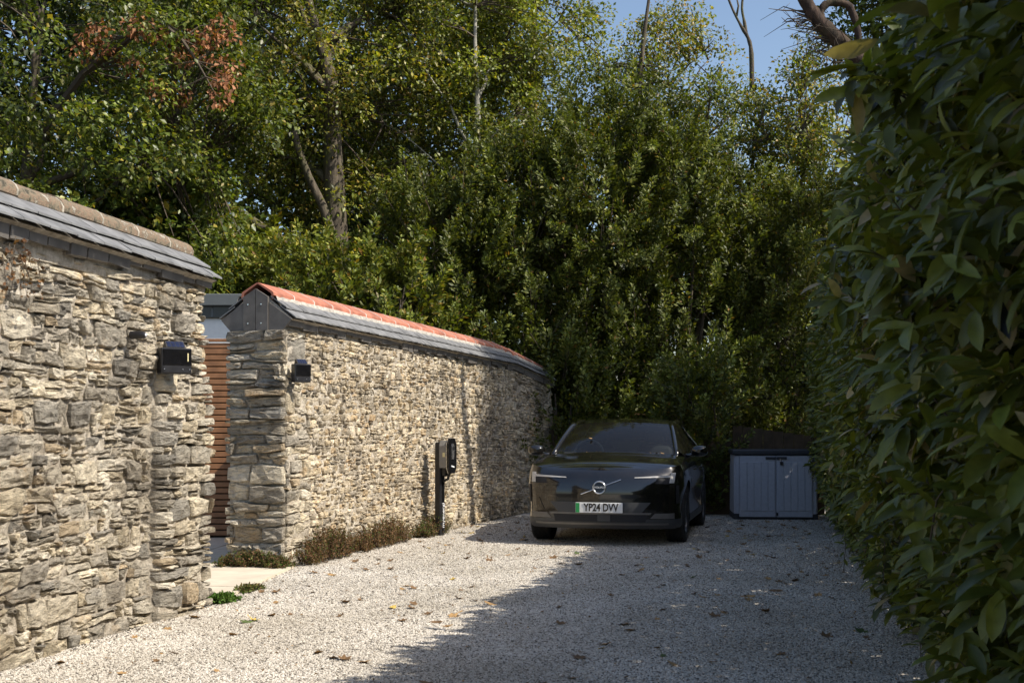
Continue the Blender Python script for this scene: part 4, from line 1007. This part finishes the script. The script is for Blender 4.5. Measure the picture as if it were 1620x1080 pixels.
def snag(o, g, base):
    b = MB(); b.tube([tuple(base+np.array(p)) for p in ((0.15, -0.25, 4.0), (0.10, -0.32, 4.7), (-0.08, -0.36, 5.25), (-0.32, -0.40, 5.75), (-0.50, -0.42, 6.25), (-0.56, -0.42, 6.55))], [0.08, 0.085, 0.08, 0.07, 0.06, 0.055], 9).build('broken_limb', M['bark'], o, True)
    MB().tube([tuple(base+np.array(p)) for p in ((0.1, -0.1, 3.9), (-0.6, -0.3, 4.5), (-1.5, -0.5, 5.1), (-2.3, -0.4, 5.4))], [0.10, 0.09, 0.08, 0.05], 8).build('side_limb', M['bark'], o, True)
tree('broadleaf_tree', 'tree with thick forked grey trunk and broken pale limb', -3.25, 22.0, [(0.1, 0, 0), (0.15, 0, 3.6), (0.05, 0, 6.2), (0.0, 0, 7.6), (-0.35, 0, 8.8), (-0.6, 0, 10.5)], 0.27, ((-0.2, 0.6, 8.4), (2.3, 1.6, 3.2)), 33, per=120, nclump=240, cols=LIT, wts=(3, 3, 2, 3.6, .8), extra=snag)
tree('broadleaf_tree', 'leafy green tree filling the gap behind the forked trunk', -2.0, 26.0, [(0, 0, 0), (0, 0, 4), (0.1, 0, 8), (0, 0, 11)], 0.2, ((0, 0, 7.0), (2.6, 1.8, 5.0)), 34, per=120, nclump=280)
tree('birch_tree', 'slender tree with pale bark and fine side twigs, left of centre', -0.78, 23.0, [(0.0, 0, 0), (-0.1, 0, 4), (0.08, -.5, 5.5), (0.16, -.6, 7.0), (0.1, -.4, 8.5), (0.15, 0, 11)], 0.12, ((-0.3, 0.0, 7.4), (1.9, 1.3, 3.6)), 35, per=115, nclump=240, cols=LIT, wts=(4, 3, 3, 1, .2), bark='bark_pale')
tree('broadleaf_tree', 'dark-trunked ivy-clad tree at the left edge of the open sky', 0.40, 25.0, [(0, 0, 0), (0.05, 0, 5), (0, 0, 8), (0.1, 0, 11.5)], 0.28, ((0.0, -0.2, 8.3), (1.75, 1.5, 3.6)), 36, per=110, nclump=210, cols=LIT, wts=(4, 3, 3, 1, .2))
tree('broadleaf_tree', 'thin bare-stemmed tree whose trunk rises into the open sky', 2.72, 26.0, [(0, 0, 0), (0.05, 0, 4), (-0.05, 0, 7), (0.0, 0, 9), (0.25, 0, 11)], 0.17, ((-0.1, 0, 6.6), (1.5, 1.4, 2.7)), 37, per=110, nclump=170, gaps=0.2)
tree('broadleaf_tree', 'open-crowned tree with bronze-tipped leaves against the sky', 3.75, 27.5, [(0, 0, 0), (0, 0, 4), (-0.1, 0, 7), (-0.25, 0, 9.0)], 0.13, ((-0.1, 0, 8.3), (1.4, 1.3, 2.6)), 38, per=95, nclump=170, cols=LIT, wts=(3, 2, 3, 2, 2), gaps=0.15)
tree('broadleaf_tree', 'sparse dark tree with sky showing through, right of centre', 4.75, 25.0, [(0, 0, 0), (0.1, 0, 3), (-0.1, 0, 5), (0.2, 0, 7.0)], 0.13, ((0, 0, 6.2), (1.8, 1.4, 2.4)), 39, per=100, nclump=190, gaps=0.12, extra=dead_top)
tree('broadleaf_tree', 'sparse tree beside the twisted branches above the hedge', 6.1, 24.0, [(0, 0, 0), (-0.2, 0, 3), (0, 0, 5), (-0.3, 0, 6.8)], 0.13, ((-0.1, 0, 6.3), (1.7, 1.4, 2.7)), 40, per=90, nclump=170, cols=LIT, wts=(3, 2, 3, 1.5, 1.2), gaps=0.12)
def twisted(o, g, base):
    b = MB()
    b.tube(curve3([(5.4, 15.2, 3.6), (4.54, 15.0, 5.19), (4.25, 15.0, 5.57), (3.96, 15.0, 5.86), (3.71, 15.0, 6.11), (3.55, 15.0, 6.38), (3.48, 15.0, 6.65)], 4), [0.13-0.0012*k+0.010*math.sin(k*1.9) for k in range(8)]+[0.105-0.002*k+0.009*math.sin(k*2.3) for k in range(17)], 10)
    b.tube(curve3([(3.81, 15.0, 6.02), (3.75, 15.0, 6.17), (3.85, 15.0, 6.30), (4.08, 15.0, 6.28), (4.17, 15.0, 6.11), (4.22, 15.0, 5.88), (4.25, 15.0, 5.59)], 4), [0.055+0.006*math.sin(k*2.1)-0.0008*k for k in range(25)], 8)
    b.build('twisted_limb', M['bark_red'], o, True)
    t = MB()
    for i in range(60):
        k = g.uniform(0, 1)
        s = np.array((4.246-0.692*k, 15.0, 5.571+0.654*k)); a = g.uniform(2.4, 3.9); l = g.uniform(0.15, 0.6); e = s+np.array([math.cos(a)*l, g.normal()*0.25, math.sin(a)*l*0.8+0.02])
        mid = (s+e)/2+g.normal(size=3)*0.07; t.tube([tuple(s), tuple(mid), tuple(e)], [0.011, 0.007, 0.003], 4, False)
        if i % 2: t.tube([tuple(mid), tuple(mid+g.normal(size=3)*0.13)], [0.005, 0.002], 3, False)
    t.build('bare_twigs', M['twig'], o)
tree('twisted_tree', 'tree with thick twisted bare limbs reaching over the hedge at upper right', 7.0, 15.2, [(0, 0, 0), (-0.3, 0, 1.8), (-1.0, 0, 3.1), (-1.6, 0, 3.9)], 0.25, ((-0.4, 1.2, 7.2), (2.3, 1.6, 2.2)), 41, per=130, nclump=260, bark='bark_red', extra=twisted, nlimb=9, gaps=0.25)
tree('broadleaf_tree', 'tree standing behind the far end of the laurel hedge', 8.6, 20.5, [(0, 0, 0), (0.1, 0, 3), (-0.1, 0, 6), (0, 0, 8)], 0.2, ((0, 0, 5.2), (2.4, 2.6, 3.6)), 42, per=110, nclump=220, gaps=0.25)

# evergreens: upright leafy shoots
BAY = [(0.100, 0.124, 0.023), (0.135, 0.152, 0.028), (0.062, 0.084, 0.018), (0.20, 0.20, 0.042)]
def shrub(name, label, x, y, rx, ry, h, seed, nshoot=420, per=120, leaf=0.095, cols=BAY, wts=(4, 3, 3, 1), shoot=(0.45, 0.95), group=None, top=0.35, z0=0.0, width=0.5, cat='shrub', mat='leaf_bay', old=0.012):
    g = np.random.default_rng(seed); o = empty(name, (x, y, gz(y))); tag(o, label, cat, group); base = np.array([x, y, gz(y)])
    t = g.random(nshoot)**0.85; th = g.uniform(0, 2*math.pi, nshoot); ph = g.uniform(0, 6.28, 4)
    prof = np.where(t < 0.55, 0.78+0.4*np.sin(t/0.55*1.57)*0.55, 1.0*np.sqrt(np.clip(1-((t-0.55)/0.45)**2*(1-top*0.4), 0.02, 1)))
    lump = 1+0.16*np.sin(3*th+ph[0]+t*5)+0.12*np.sin(5*th+ph[1]-t*9)
    rr = prof*lump*(0.45+0.55*g.random(nshoot)**0.4)
    B = base+np.stack([rx*rr*np.cos(th), ry*rr*np.sin(th), z0+t*(h-z0-shoot[0]*0.6)], 1)
    A = np.stack([np.cos(th)*0.38, np.sin(th)*0.38, np.full(nshoot, 0.80)], 1)+0.33*g.normal(size=(nshoot, 3)); A /= np.linalg.norm(A, axis=1, keepdims=True)
    SL = g.uniform(shoot[0], shoot[1], nshoot)
    k = g.integers(int(per*0.6), int(per*1.4), nshoot); ix = np.repeat(np.arange(nshoot), k); m = len(ix)
    f = g.random(m)**0.8; u = unit(g, m); u -= A[ix]*(u*A[ix]).sum(1)[:, None]; u /= np.linalg.norm(u, axis=1, keepdims=True)+1e-6
    P = B[ix]+A[ix]*(SL[ix]*f)[:, None]+u*(0.02+0.13*(1-f)*g.random(m))[:, None]
    D = A[ix]*0.75+u*0.9+0.25*g.normal(size=(m, 3)); Nn = A[ix]+0.4*g.normal(size=(m, 3)); ln = leaf*g.uniform(0.6, 1.2, m)*(1.1-0.35*f)
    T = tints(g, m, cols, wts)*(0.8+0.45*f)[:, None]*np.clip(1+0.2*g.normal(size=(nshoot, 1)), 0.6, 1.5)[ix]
    bad = g.random(m) < old; T[bad] = np.array([0.30, 0.17, 0.05])*g.uniform(0.6, 1.2, (bad.sum(), 1))
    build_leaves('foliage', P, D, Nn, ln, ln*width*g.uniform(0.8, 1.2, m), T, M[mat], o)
    st = MB()
    for i in range(7):
        a = g.uniform(0, 6.28); e = base+np.array([rx*0.55*math.cos(a), ry*0.55*math.sin(a), h*g.uniform(0.55, 0.85)]); st.tube(limb_path(g, base+np.array([0.15*math.cos(a), 0.15*math.sin(a), 0]), e), [0.05, 0.045, 0.04, 0.03, 0.02, 0.01], 5)
    for i in range(0, nshoot, 3): st.tube([tuple(B[i]-np.array([0, 0, 0.1])-0.25*(B[i]-base)*np.array([1, 1, 0.1])), tuple(B[i]), tuple(B[i]+A[i]*SL[i]*0.9)], [0.010, 0.007, 0.003], 3, False)
    st.build('stems', M['twig'], o); par(o); return o
shrub('bay_tree', 'leftmost bushy evergreen behind the end of the red ridge tiles', -1.15, 20.6, 1.25, 1.0, 5.5, 51, 420)
shrub('bay_tree', 'evergreen bush rising behind the bend of the long wall', 0.15, 20.9, 1.15, 1.0, 6.1, 52, 430)
shrub('bay_tree', 'tallest dense evergreen, directly behind the parked car', 1.45, 21.0, 1.2, 1.1, 7.0, 53, 520)
shrub('bay_tree', 'dense dark evergreen between the car and the storage box', 2.75, 21.2, 1.2, 1.1, 6.4, 54, 470)
shrub('bay_tree', 'evergreen with thin bare shoots, above the storage box', 3.95, 21.6, 1.1, 1.0, 5.7, 55, 380, per=80)
shrub('bay_tree', 'pale-tipped evergreen next to the far end of the hedge', 5.1, 21.6, 1.15, 1.0, 5.6, 56, 400, cols=BAY+[(0.17, 0.18, 0.05)], wts=(3, 3, 2, 2, 2), per=80)
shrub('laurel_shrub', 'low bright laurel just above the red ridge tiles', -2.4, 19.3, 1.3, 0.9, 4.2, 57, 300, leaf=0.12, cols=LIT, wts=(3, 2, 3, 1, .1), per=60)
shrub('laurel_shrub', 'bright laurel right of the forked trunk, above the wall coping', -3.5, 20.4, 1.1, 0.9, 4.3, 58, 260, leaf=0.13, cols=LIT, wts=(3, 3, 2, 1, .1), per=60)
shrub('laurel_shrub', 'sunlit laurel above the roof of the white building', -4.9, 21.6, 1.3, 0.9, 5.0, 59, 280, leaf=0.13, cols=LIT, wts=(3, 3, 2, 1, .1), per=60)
shrub('low_evergreen', 'shaded low evergreen at the foot of the wall bend beside the car', 0.75, 20.0, 0.6, 0.6, 2.6, 60, 150, per=80)
shrub('low_evergreen', 'shaded low evergreen between the car and the storage box', 2.85, 19.2, 0.55, 0.7, 2.3, 61, 170, per=80)
tree('maple_tree', 'low maple with yellowing leaves above the near wall coping', -6.2, 21.0, [(0, 0, 0), (0.1, 0, 2), (0, 0, 3.5), (0.1, 0, 5)], 0.1, ((0.1, -0.3, 4.0), (1.9, 1.3, 2.0)), 43, leaf=0.16, per=70, nclump=150, cols=[(0.085, 0.125, 0.022), (0.12, 0.15, 0.028), (0.05, 0.085, 0.02), (0.36, 0.27, 0.03)], wts=(4, 3, 3, 1), cr=(0.3, 0.55))
# the wood behind, one mass; leaf tints darkened to stand in for deep shade
g = np.random.default_rng(77)
def wood():
    C = []
    while len(C) < 1150:
        x, y = g.uniform(-20, 16), g.uniform(29, 34); top = 13.5 if x < 0.3 else (6.6 if x < 9 else 8)
        if x > 1 and g.random() < 0.35: continue
        C.append((x, y, gz(y)+g.uniform(0.2, top)))
    P, D, Nn, ln, wd, T = crown_leaves(g, np.array(C), g.uniform(0.7, 1.2, 1150), 92, 0.27, [(0.035, 0.05, 0.012), (0.05, 0.068, 0.014), (0.022, 0.034, 0.010)], (3, 2, 3))
    return tag(build_leaves('distant_wood', P, D, Nn, ln, wd, T, M['leaf']), 'dense green wood filling the background behind the garden trees', 'wood', kind='stuff')
wood()

# ------------------------------------------------------------------ laurel hedge on the right
def hedge():
    g = np.random.default_rng(91); o = empty('laurel_hedge', (hedge_x(6)+0.6, 6, gz(6))); tag(o, 'tall overhanging laurel hedge with big leaves along the right of the drive', 'hedge')
    H = 2.78
    OFF = [(0.0, 0.30), (0.25, 0.12), (0.7, 0.0), (1.2, -0.10), (1.7, -0.22), (2.15, -0.30), (2.5, -0.22), (2.7, 0.0), (2.85, 0.35)]
    def face(y, h):
        w = 1-0.62*sstep(6.5, 10.5, y); off = lerp_tab(OFF, h)
        off = off*w if off < 0 else off
        return hedge_x(y)+off+0.07*math.sin(y*2.3+h*1.9)+0.06*math.sin(y*5.1-h*3.1)
    P = []; D = []; Nn = []; Ls = []; T = []; stems = MB()
    nsh = 4000
    for i in range(nsh):
        y = 2.2+(g.random()**1.15)*15.8; k = g.random()
        depth = g.random()**1.6*0.45
        if k < 0.80:
            h = 0.06+g.random()*2.6; x = face(y, h)+depth; nrm_ = np.array([-0.95, -0.2, 0.15])
        else:
            h = H-0.12+0.13*math.sin(y*1.7)+0.08*math.sin(y*4.1)-depth*0.5; x = face(y, 2.6)+g.uniform(0, 1.3); nrm_ = np.array([-0.3, -0.1, 0.9])
        base = np.array([x, y, gz(y)+h])
        a = nrm_*0.75+np.array([0, 0, 0.45])+g.normal(size=3)*0.38; a /= np.linalg.norm(a); sl = g.uniform(0.14, 0.34)
        s0 = base-a*sl
        if i % 2 == 0 and y > 3.2: stems.tube([tuple(s0-a*0.06), tuple(s0+a*sl*0.5+g.normal(size=3)*0.012), tuple(base)], [0.0032, 0.0028, 0.002], 4, False)
        nl = g.integers(8, 15); sc = g.uniform(0.72, 1.12)
        for j in range(nl):
            f = (j+0.5)/nl; ang = j*2.4+g.normal()*0.3
            e1 = np.cross(a, [0.1, 0.3, 0.9]); e1 /= np.linalg.norm(e1); e2 = np.cross(a, e1); u = e1*math.cos(ang)+e2*math.sin(ang)
            P.append(s0+a*sl*f); d = a*(0.25+0.5*f)+u*0.85+np.array([-0.12, -0.05, -0.50])+g.normal(size=3)*0.18; D.append(d)
            Nn.append(a*0.8+np.array([0, 0, 0.6])+g.normal(size=3)*0.25); Ls.append(g.uniform(0.075, 0.165)*sc)
            r_ = g.random()
            T.append((0.13, 0.152, 0.027) if r_ < 0.50 else ((0.19, 0.20, 0.04) if r_ < 0.80 else ((0.08, 0.10, 0.02) if r_ < 0.95 else (0.36, 0.29, 0.16))))
    P, D, Nn, Ls, T = map(np.array, (P, D, Nn, Ls, T)); n = len(P); W = Ls*g.uniform(0.28, 0.40, n); T = T*(1+0.26*g.normal(size=(n, 1))); T = np.clip(T, 0.004, 1)
    # leaves that show largest: near, on the face
    X = hedge_x(P[:, 1]); ok = (P[:, 1] > 3.0) & (P[:, 2] < 2.6) & (P[:, 2] > 0.1)
    facex = np.array([face(p[1], min(2.6, p[2]-gz(p[1]))) for p in P]); px = 810+1950*P[:, 0]/P[:, 1]; ok &= (px < 1600) & (P[:, 0] < facex+0.04)
    cand = np.where(ok)[0]; cand = cand[np.argsort(-(Ls[cand]/P[cand, 1]))][:298]
    rest = np.ones(n, bool); rest[cand] = False
    for i in cand:
        s = slice(i, i+1); lf = build_leaves('leaf', P[s], D[s], Nn[s], Ls[s], W[s], T[s], M['leaf_hedge'], o, 'leaf')
    fo = build_leaves('foliage', P[rest], D[rest], Nn[rest], Ls[rest], W[rest], T[rest], M['leaf_hedge'], o, 'leaf'); fo['kind'] = 'stuff'
    # stems, then dark inner leaves added to stop sun leaking through the hedge
    for i in range(90):
        y = g.uniform(1.5, 18); x = hedge_x(y)+g.uniform(0.75, 1.2); e = (x-g.uniform(-0.3, 0.15), y+g.normal()*0.3, gz(y)+g.uniform(1.5, 2.6))
        stems.tube(limb_path(g, (x, y, gz(y)), e, 5), [0.035, 0.03, 0.022, 0.016, 0.008], 6)
    stems.build('stems', M['twig'], o)
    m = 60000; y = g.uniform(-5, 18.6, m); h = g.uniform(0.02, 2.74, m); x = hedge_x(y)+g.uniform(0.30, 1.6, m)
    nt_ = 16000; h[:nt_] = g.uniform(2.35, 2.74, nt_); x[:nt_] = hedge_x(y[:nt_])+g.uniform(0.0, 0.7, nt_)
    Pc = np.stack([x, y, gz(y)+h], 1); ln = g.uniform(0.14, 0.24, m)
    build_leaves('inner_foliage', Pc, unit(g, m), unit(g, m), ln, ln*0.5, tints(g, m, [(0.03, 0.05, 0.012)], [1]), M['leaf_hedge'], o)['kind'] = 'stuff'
    par(o); return o
hedge()

# ------------------------------------------------------------------ plants at the wall foot
def wall_plant(label, x, y, rx, ry, h, seed, cols, wts, n=900, leaf=0.022, name='heather_clump'):
    g = np.random.default_rng(seed); o = empty(name, (x, y, gz(y)), math.atan2(UY, UX)-math.pi/2); tag(o, label, 'plant')
    ns = 190; st = MB(); P = []; D = []
    for i in range(ns):
        bx, by = g.uniform(-rx, rx), g.uniform(-ry, ry); hh = h*g.uniform(0.45, 1.0)*(1-0.45*(bx/rx)**2); e = np.array([bx+g.normal()*0.05*0.6, by*1.25+g.normal()*0.04, hh])
        if rx < ry: hh = h*g.uniform(0.5, 1.0)*(1-0.5*(by/ry)**2); e[2] = hh
        st.tube([(bx, by, 0), ((bx+e[0])/2, (by+e[1])/2, hh*0.55), tuple(e)], [0.003, 0.0025, 0.001], 3, False)
        for f in g.uniform(0.15, 1.0, max(4, n*6//ns)):
            p = np.array([bx, by, 0])*(1-f)+e*f; P.append(p+g.normal(size=3)*0.008); D.append(g.normal(size=3)+np.array([0, 0, 0.5]))
    st.build('stems', M['twig'], o); m = len(P); ln = leaf*g.uniform(0.6, 1.3, m)
    build_leaves('foliage', np.array(P), np.array(D), unit(g, m), ln, ln*0.5, tints(g, m, cols, wts, 0.3), M['leaf_dry'], o)
    return o
BR = [(0.15, 0.085, 0.042), (0.20, 0.12, 0.065), (0.10, 0.095, 0.03), (0.07, 0.105, 0.022)]
def bpt(s, d): x, y, nx, ny = bend(s); return x+nx*d, y+ny*d
x, y = bpt(-0.16, -0.24); wall_plant('low green and brown plant clump at the foot of the gateway jamb', x, y, 0.34, 0.10, 0.17, 1, BR, (2, 1.5, 2.5, 2.5), 1500)
x, y = bpt(0.70, 0.09); wall_plant('brown bushy clump nearest the wall corner', x, y, 0.11, 0.46, 0.34, 2, BR, (3, 2, 1.6, .6), 1900)
x, y = bpt(2.20, 0.08); wall_plant('long brown clump along the wall, left of the charging post', x, y, 0.10, 0.66, 0.32, 3, BR, (3, 2.2, 1.4, .5), 1900)
x, y = bpt(3.75, 0.12); wall_plant('small greenish clump just beyond the charging post', x, y, 0.10, 0.36, 0.26, 4, BR, (2, 1, 2.5, 1.5), 900)
wall_plant('small bright green weed beside the paving at the near wall end', -2.12, 8.98, 0.05, 0.06, 0.06, 5, [(0.06, 0.12, 0.02), (0.09, 0.15, 0.03)], (1, 1), 500, 0.035, 'weed')
wall_plant('tiny weed growing at the front edge of the paving', -2.06, 9.65, 0.04, 0.10, 0.045, 6, [(0.09, 0.11, 0.03), (0.14, 0.11, 0.04)], (1, 1), 200, 0.03, 'weed')
cr_ = empty('dry_creeper'); cr_.matrix_world = wall_frame(PA, 2.95, 2.13, 0.05); tag(cr_, 'withered brown creeper under the eave of the near wall', 'plant')
g = np.random.default_rng(8); st = MB(); Pq = []
for i in range(9):
    a = (g.uniform(-0.15, 0.22), -0.02, g.uniform(0.0, 0.12)); e = (a[0]+g.normal()*0.08, -0.03-g.random()*0.03, a[2]-g.uniform(0.05, 0.30)); st.tube([a, ((a[0]+e[0])/2+g.normal()*.02, -0.04, (a[2]+e[2])/2), e], [0.003, 0.002, 0.001], 3, False)
    for f in g.random(14): Pq.append(np.array(a)*(1-f)+np.array(e)*f+g.normal(size=3)*0.01)
st.build('stems', M['twig'], cr_); m = len(Pq); ln = g.uniform(0.015, 0.035, m)
build_leaves('foliage', np.array(Pq), unit(g, m), unit(g, m), ln, ln*0.7, tints(g, m, [(0.14, 0.07, 0.035), (0.20, 0.11, 0.05)], (1, 1)), M['leaf_dry'], cr_)

# ------------------------------------------------------------------ gravel chips and fallen leaves
def gravel_chips():
    ys_ = [4.6, 5.5, 7, 9, 11, 13, 15, 17, 18.6]; V = []; Fq = []; dens = []
    def left(y): return (-2.72+0.178*(y-6.2)+0.02 if y < 8.8 else (-2.12 if y < 11.2 else BX+0.28*(y-BY)+0.03)) if y < 18.6 else 0.1
    for y in ys_:
        l, r = left(y), hedge_x(y)+0.25
        for t in range(5): x = l+(r-l)*t/4; V.append((x, y, gz(y)+0.001)); dens.append(7000 if y < 7.5 else (5600 if y < 9.5 else (3400 if y < 12 else (1800 if y < 15.5 else 1000))))
    for j in range(len(ys_)-1):
        for t in range(4): a = j*5+t; Fq.append((a, a+1, a+6, a+5))
    me = bpy.data.meshes.new('gravel'); me.from_pydata(V, [], Fq); me.update()
    at = me.attributes.new('dens', 'FLOAT', 'POINT'); at.data.foreach_set('value', np.array(dens, np.float32))
    o = link('gravel', me, M['pebble']); tag(o, 'pale loose limestone gravel chippings covering the drive', 'gravel', kind='stuff')
    ng = bpy.data.node_groups.new('gravel_scatter', 'GeometryNodeTree'); ng.interface.new_socket('Geometry', in_out='INPUT', socket_type='NodeSocketGeometry'); ng.interface.new_socket('Geometry', in_out='OUTPUT', socket_type='NodeSocketGeometry')
    nd, lk = ng.nodes, ng.links; gi, go = nd.new('NodeGroupInput'), nd.new('NodeGroupOutput')
    dp = nd.new('GeometryNodeDistributePointsOnFaces'); na = nd.new('GeometryNodeInputNamedAttribute'); na.data_type = 'FLOAT'; na.inputs['Name'].default_value = 'dens'
    lk.new(gi.outputs[0], dp.inputs['Mesh']); lk.new([s for s in na.outputs if s.enabled and s.name == 'Attribute'][0], dp.inputs['Density'])
    ic = nd.new('GeometryNodeMeshIcoSphere'); ic.inputs['Radius'].default_value = 1.0; ic.inputs['Subdivisions'].default_value = 1
    sm = nd.new('GeometryNodeSetMaterial'); sm.inputs['Material'].default_value = M['pebble']; lk.new(ic.outputs[0], sm.inputs['Geometry'])
    io = nd.new('GeometryNodeInstanceOnPoints'); lk.new(dp.outputs['Points'], io.inputs['Points']); lk.new(sm.outputs[0], io.inputs['Instance'])
    def rv(lo, hi, seed):
        r = nd.new('FunctionNodeRandomValue'); r.data_type = 'FLOAT_VECTOR'; r.inputs[0].default_value = lo; r.inputs[1].default_value = hi; r.inputs['Seed'].default_value = seed; return r.outputs[0]
    lk.new(rv((0.0045, 0.004, 0.003), (0.011, 0.0085, 0.0065), 1), io.inputs['Scale'])
    lk.new(rv((-0.6, -0.6, 0), (0.6, 0.6, 6.28), 2), io.inputs['Rotation']); lk.new(io.outputs[0], go.inputs[0])
    md = o.modifiers.new('scatter', 'NODES'); md.node_group = ng
gravel_chips()
def leaf_proto(seed, kind):
    """a lobed, curled leaf of 20-odd faces"""
    g = random.Random(seed); n = 12; V = [(0, 0, 0.004)]; curl = g.uniform(0.15, 0.75); tw = g.uniform(-0.4, 0.4)
    for i in range(n):
        t = 2*math.pi*i/n; r = (1.0 if i % 2 == 0 else 0.62)*g.uniform(0.8, 1.1) if kind == 'lobed' else 1.0
        x, y = r*math.cos(t), r*math.sin(t)*(0.85 if kind == 'lobed' else 0.42)
        V.append((x, y, curl*(x*x*0.5+y*y*0.6)+tw*x*y*0.5+g.uniform(0, 0.10)))
    Fq = [(0, 1+i, 1+(i+1) % n) for i in range(n)]
    b = len(V); V += [(0.9, 0, curl*0.4), (1.7, g.uniform(-.3, .3), 0.25+curl*0.3), (1.72, 0.05, 0.25+curl*0.3), (0.9, 0.07, curl*0.4)]; Fq.append((b, b+1, b+2, b+3))
    me = bpy.data.meshes.new('fallen_leaf'); me.from_pydata(V, [], Fq); me.update(); return me
def leaf_color(name, c):
    m = simple(name, c, 0.8, var=0.4, nscale=3, bstr=0.2); return m
LM = [leaf_color('brown_fallen_leaf', (0.15, 0.085, 0.035)), leaf_color('tan_fallen_leaf', (0.33, 0.20, 0.08)), leaf_color('yellow_fallen_leaf', (0.44, 0.31, 0.07)), leaf_color('green_fallen_leaf', (0.07, 0.10, 0.025))]
LNAME = ['dark brown', 'tan', 'yellow', 'green']
protos = [[leaf_proto(k*10+j, 'lobed' if j < 3 else 'oval') for j in range(4)] for k in range(4)]
for k in range(4):
    for me in protos[k]: me.materials.append(LM[k])
rng = random.Random(2024)
def shade_edge(y): return 1.31+0.28*(y-13.4)
spots = []
while len(spots) < 270:
    y = 5.4+rng.random()**0.8*12.5; l = (-2.55+0.17*(y-6.2) if y < 9 else (-2.0 if y < 11.3 else BX+0.28*(y-BY)+0.15)); r = hedge_x(y)-0.05
    x = l+(r-l)*rng.random()
    if 0.0 < x-0.2*(y-13.4) < 2.0 and 13.2 < y < 17.9 and rng.random() < 0.9: continue
    if abs(x-shade_edge(y)) < 0.15: continue
    spots.append((x, y))
for (x, y) in spots:
    k = rng.choices([0, 1, 2, 3], [6, 4, 0.9, 0.6])[0]; sun_lit = x < shade_edge(y)
    o = link('fallen_leaf', protos[k][rng.randrange(4)]); s = rng.uniform(0.024, 0.060); o.scale = (s, s, s*rng.uniform(0.5, 1.1)); o.location = (x, y, gz(y)+0.006); o.rotation_euler = (rng.uniform(-.3, .3), rng.uniform(-.3, .3), rng.uniform(0, 6.28))
    pl_ = 'sunlit' if sun_lit else 'shaded'
    tag(o, f'{LNAME[k]} curled leaf fallen on the {pl_} gravel', 'leaf', f'{LNAME[k]} leaves fallen on the {pl_} gravel')
def on_car(u, v, part):
    p = wscr(u, v) if part == 'screen' else None; q = Matrix.Translation(car.location) @ car.rotation_euler.to_matrix().to_4x4(); return q @ Vector(p)
for i, (u, t) in enumerate([(-0.42, 0.02), (-0.22, 0.03), (-0.17, 0.02), (0.10, 0.02), (0.62, 0.02), (0.72, 0.03), (0.80, 0.02), (0.56, 0.02), (-0.47, 0.40)]):
    o = link('fallen_leaf', protos[1][i % 4]); p = on_car(u, t, 'screen'); o.location = (p.x, p.y-0.02, p.z+0.012); s = rng.uniform(0.018, 0.032); o.scale = (s, s, s); o.rotation_euler = (0.3, 0, rng.uniform(0, 6)); tag(o, 'pale dry leaf caught at the foot of the car windscreen' if i < 8 else 'tan leaf stuck halfway up the car windscreen', 'leaf', 'dry leaves along the windscreen foot' if i < 8 else None)
# crumbs of leaf litter, uncountable
g = np.random.default_rng(5); m = 4200
yy = 5+g.random(m)**0.7*13.5; ll = np.where(yy < 9, -2.6+0.17*(yy-6.2), np.where(yy < 11.3, -2.05, BX+0.28*(yy-BY)+0.05)); e_ = g.random(m); k_ = g.random(m); e_ = np.where(k_ < 0.35, e_**4, np.where(k_ < 0.55, 1-e_**4*0.8, e_)); xx = ll+(0.58+0.217*yy-ll)*e_
ln = g.uniform(0.008, 0.03, m); Dq = g.normal(size=(m, 3)); Dq[:, 2] *= 0.25
tag(build_leaves('leaf_litter', np.stack([xx, yy, gz(yy)+0.010], 1), Dq, np.tile([0, 0, 1.0], (m, 1))+0.4*g.normal(size=(m, 3)), ln, ln*0.5, tints(g, m, [(0.14, 0.08, 0.035), (0.26, 0.16, 0.07), (0.06, 0.045, 0.03)], (2, 2, 2)), M['leaf_dry']), 'crumbs of dry leaf litter strewn over the gravel drive', 'leaf litter', kind='stuff')
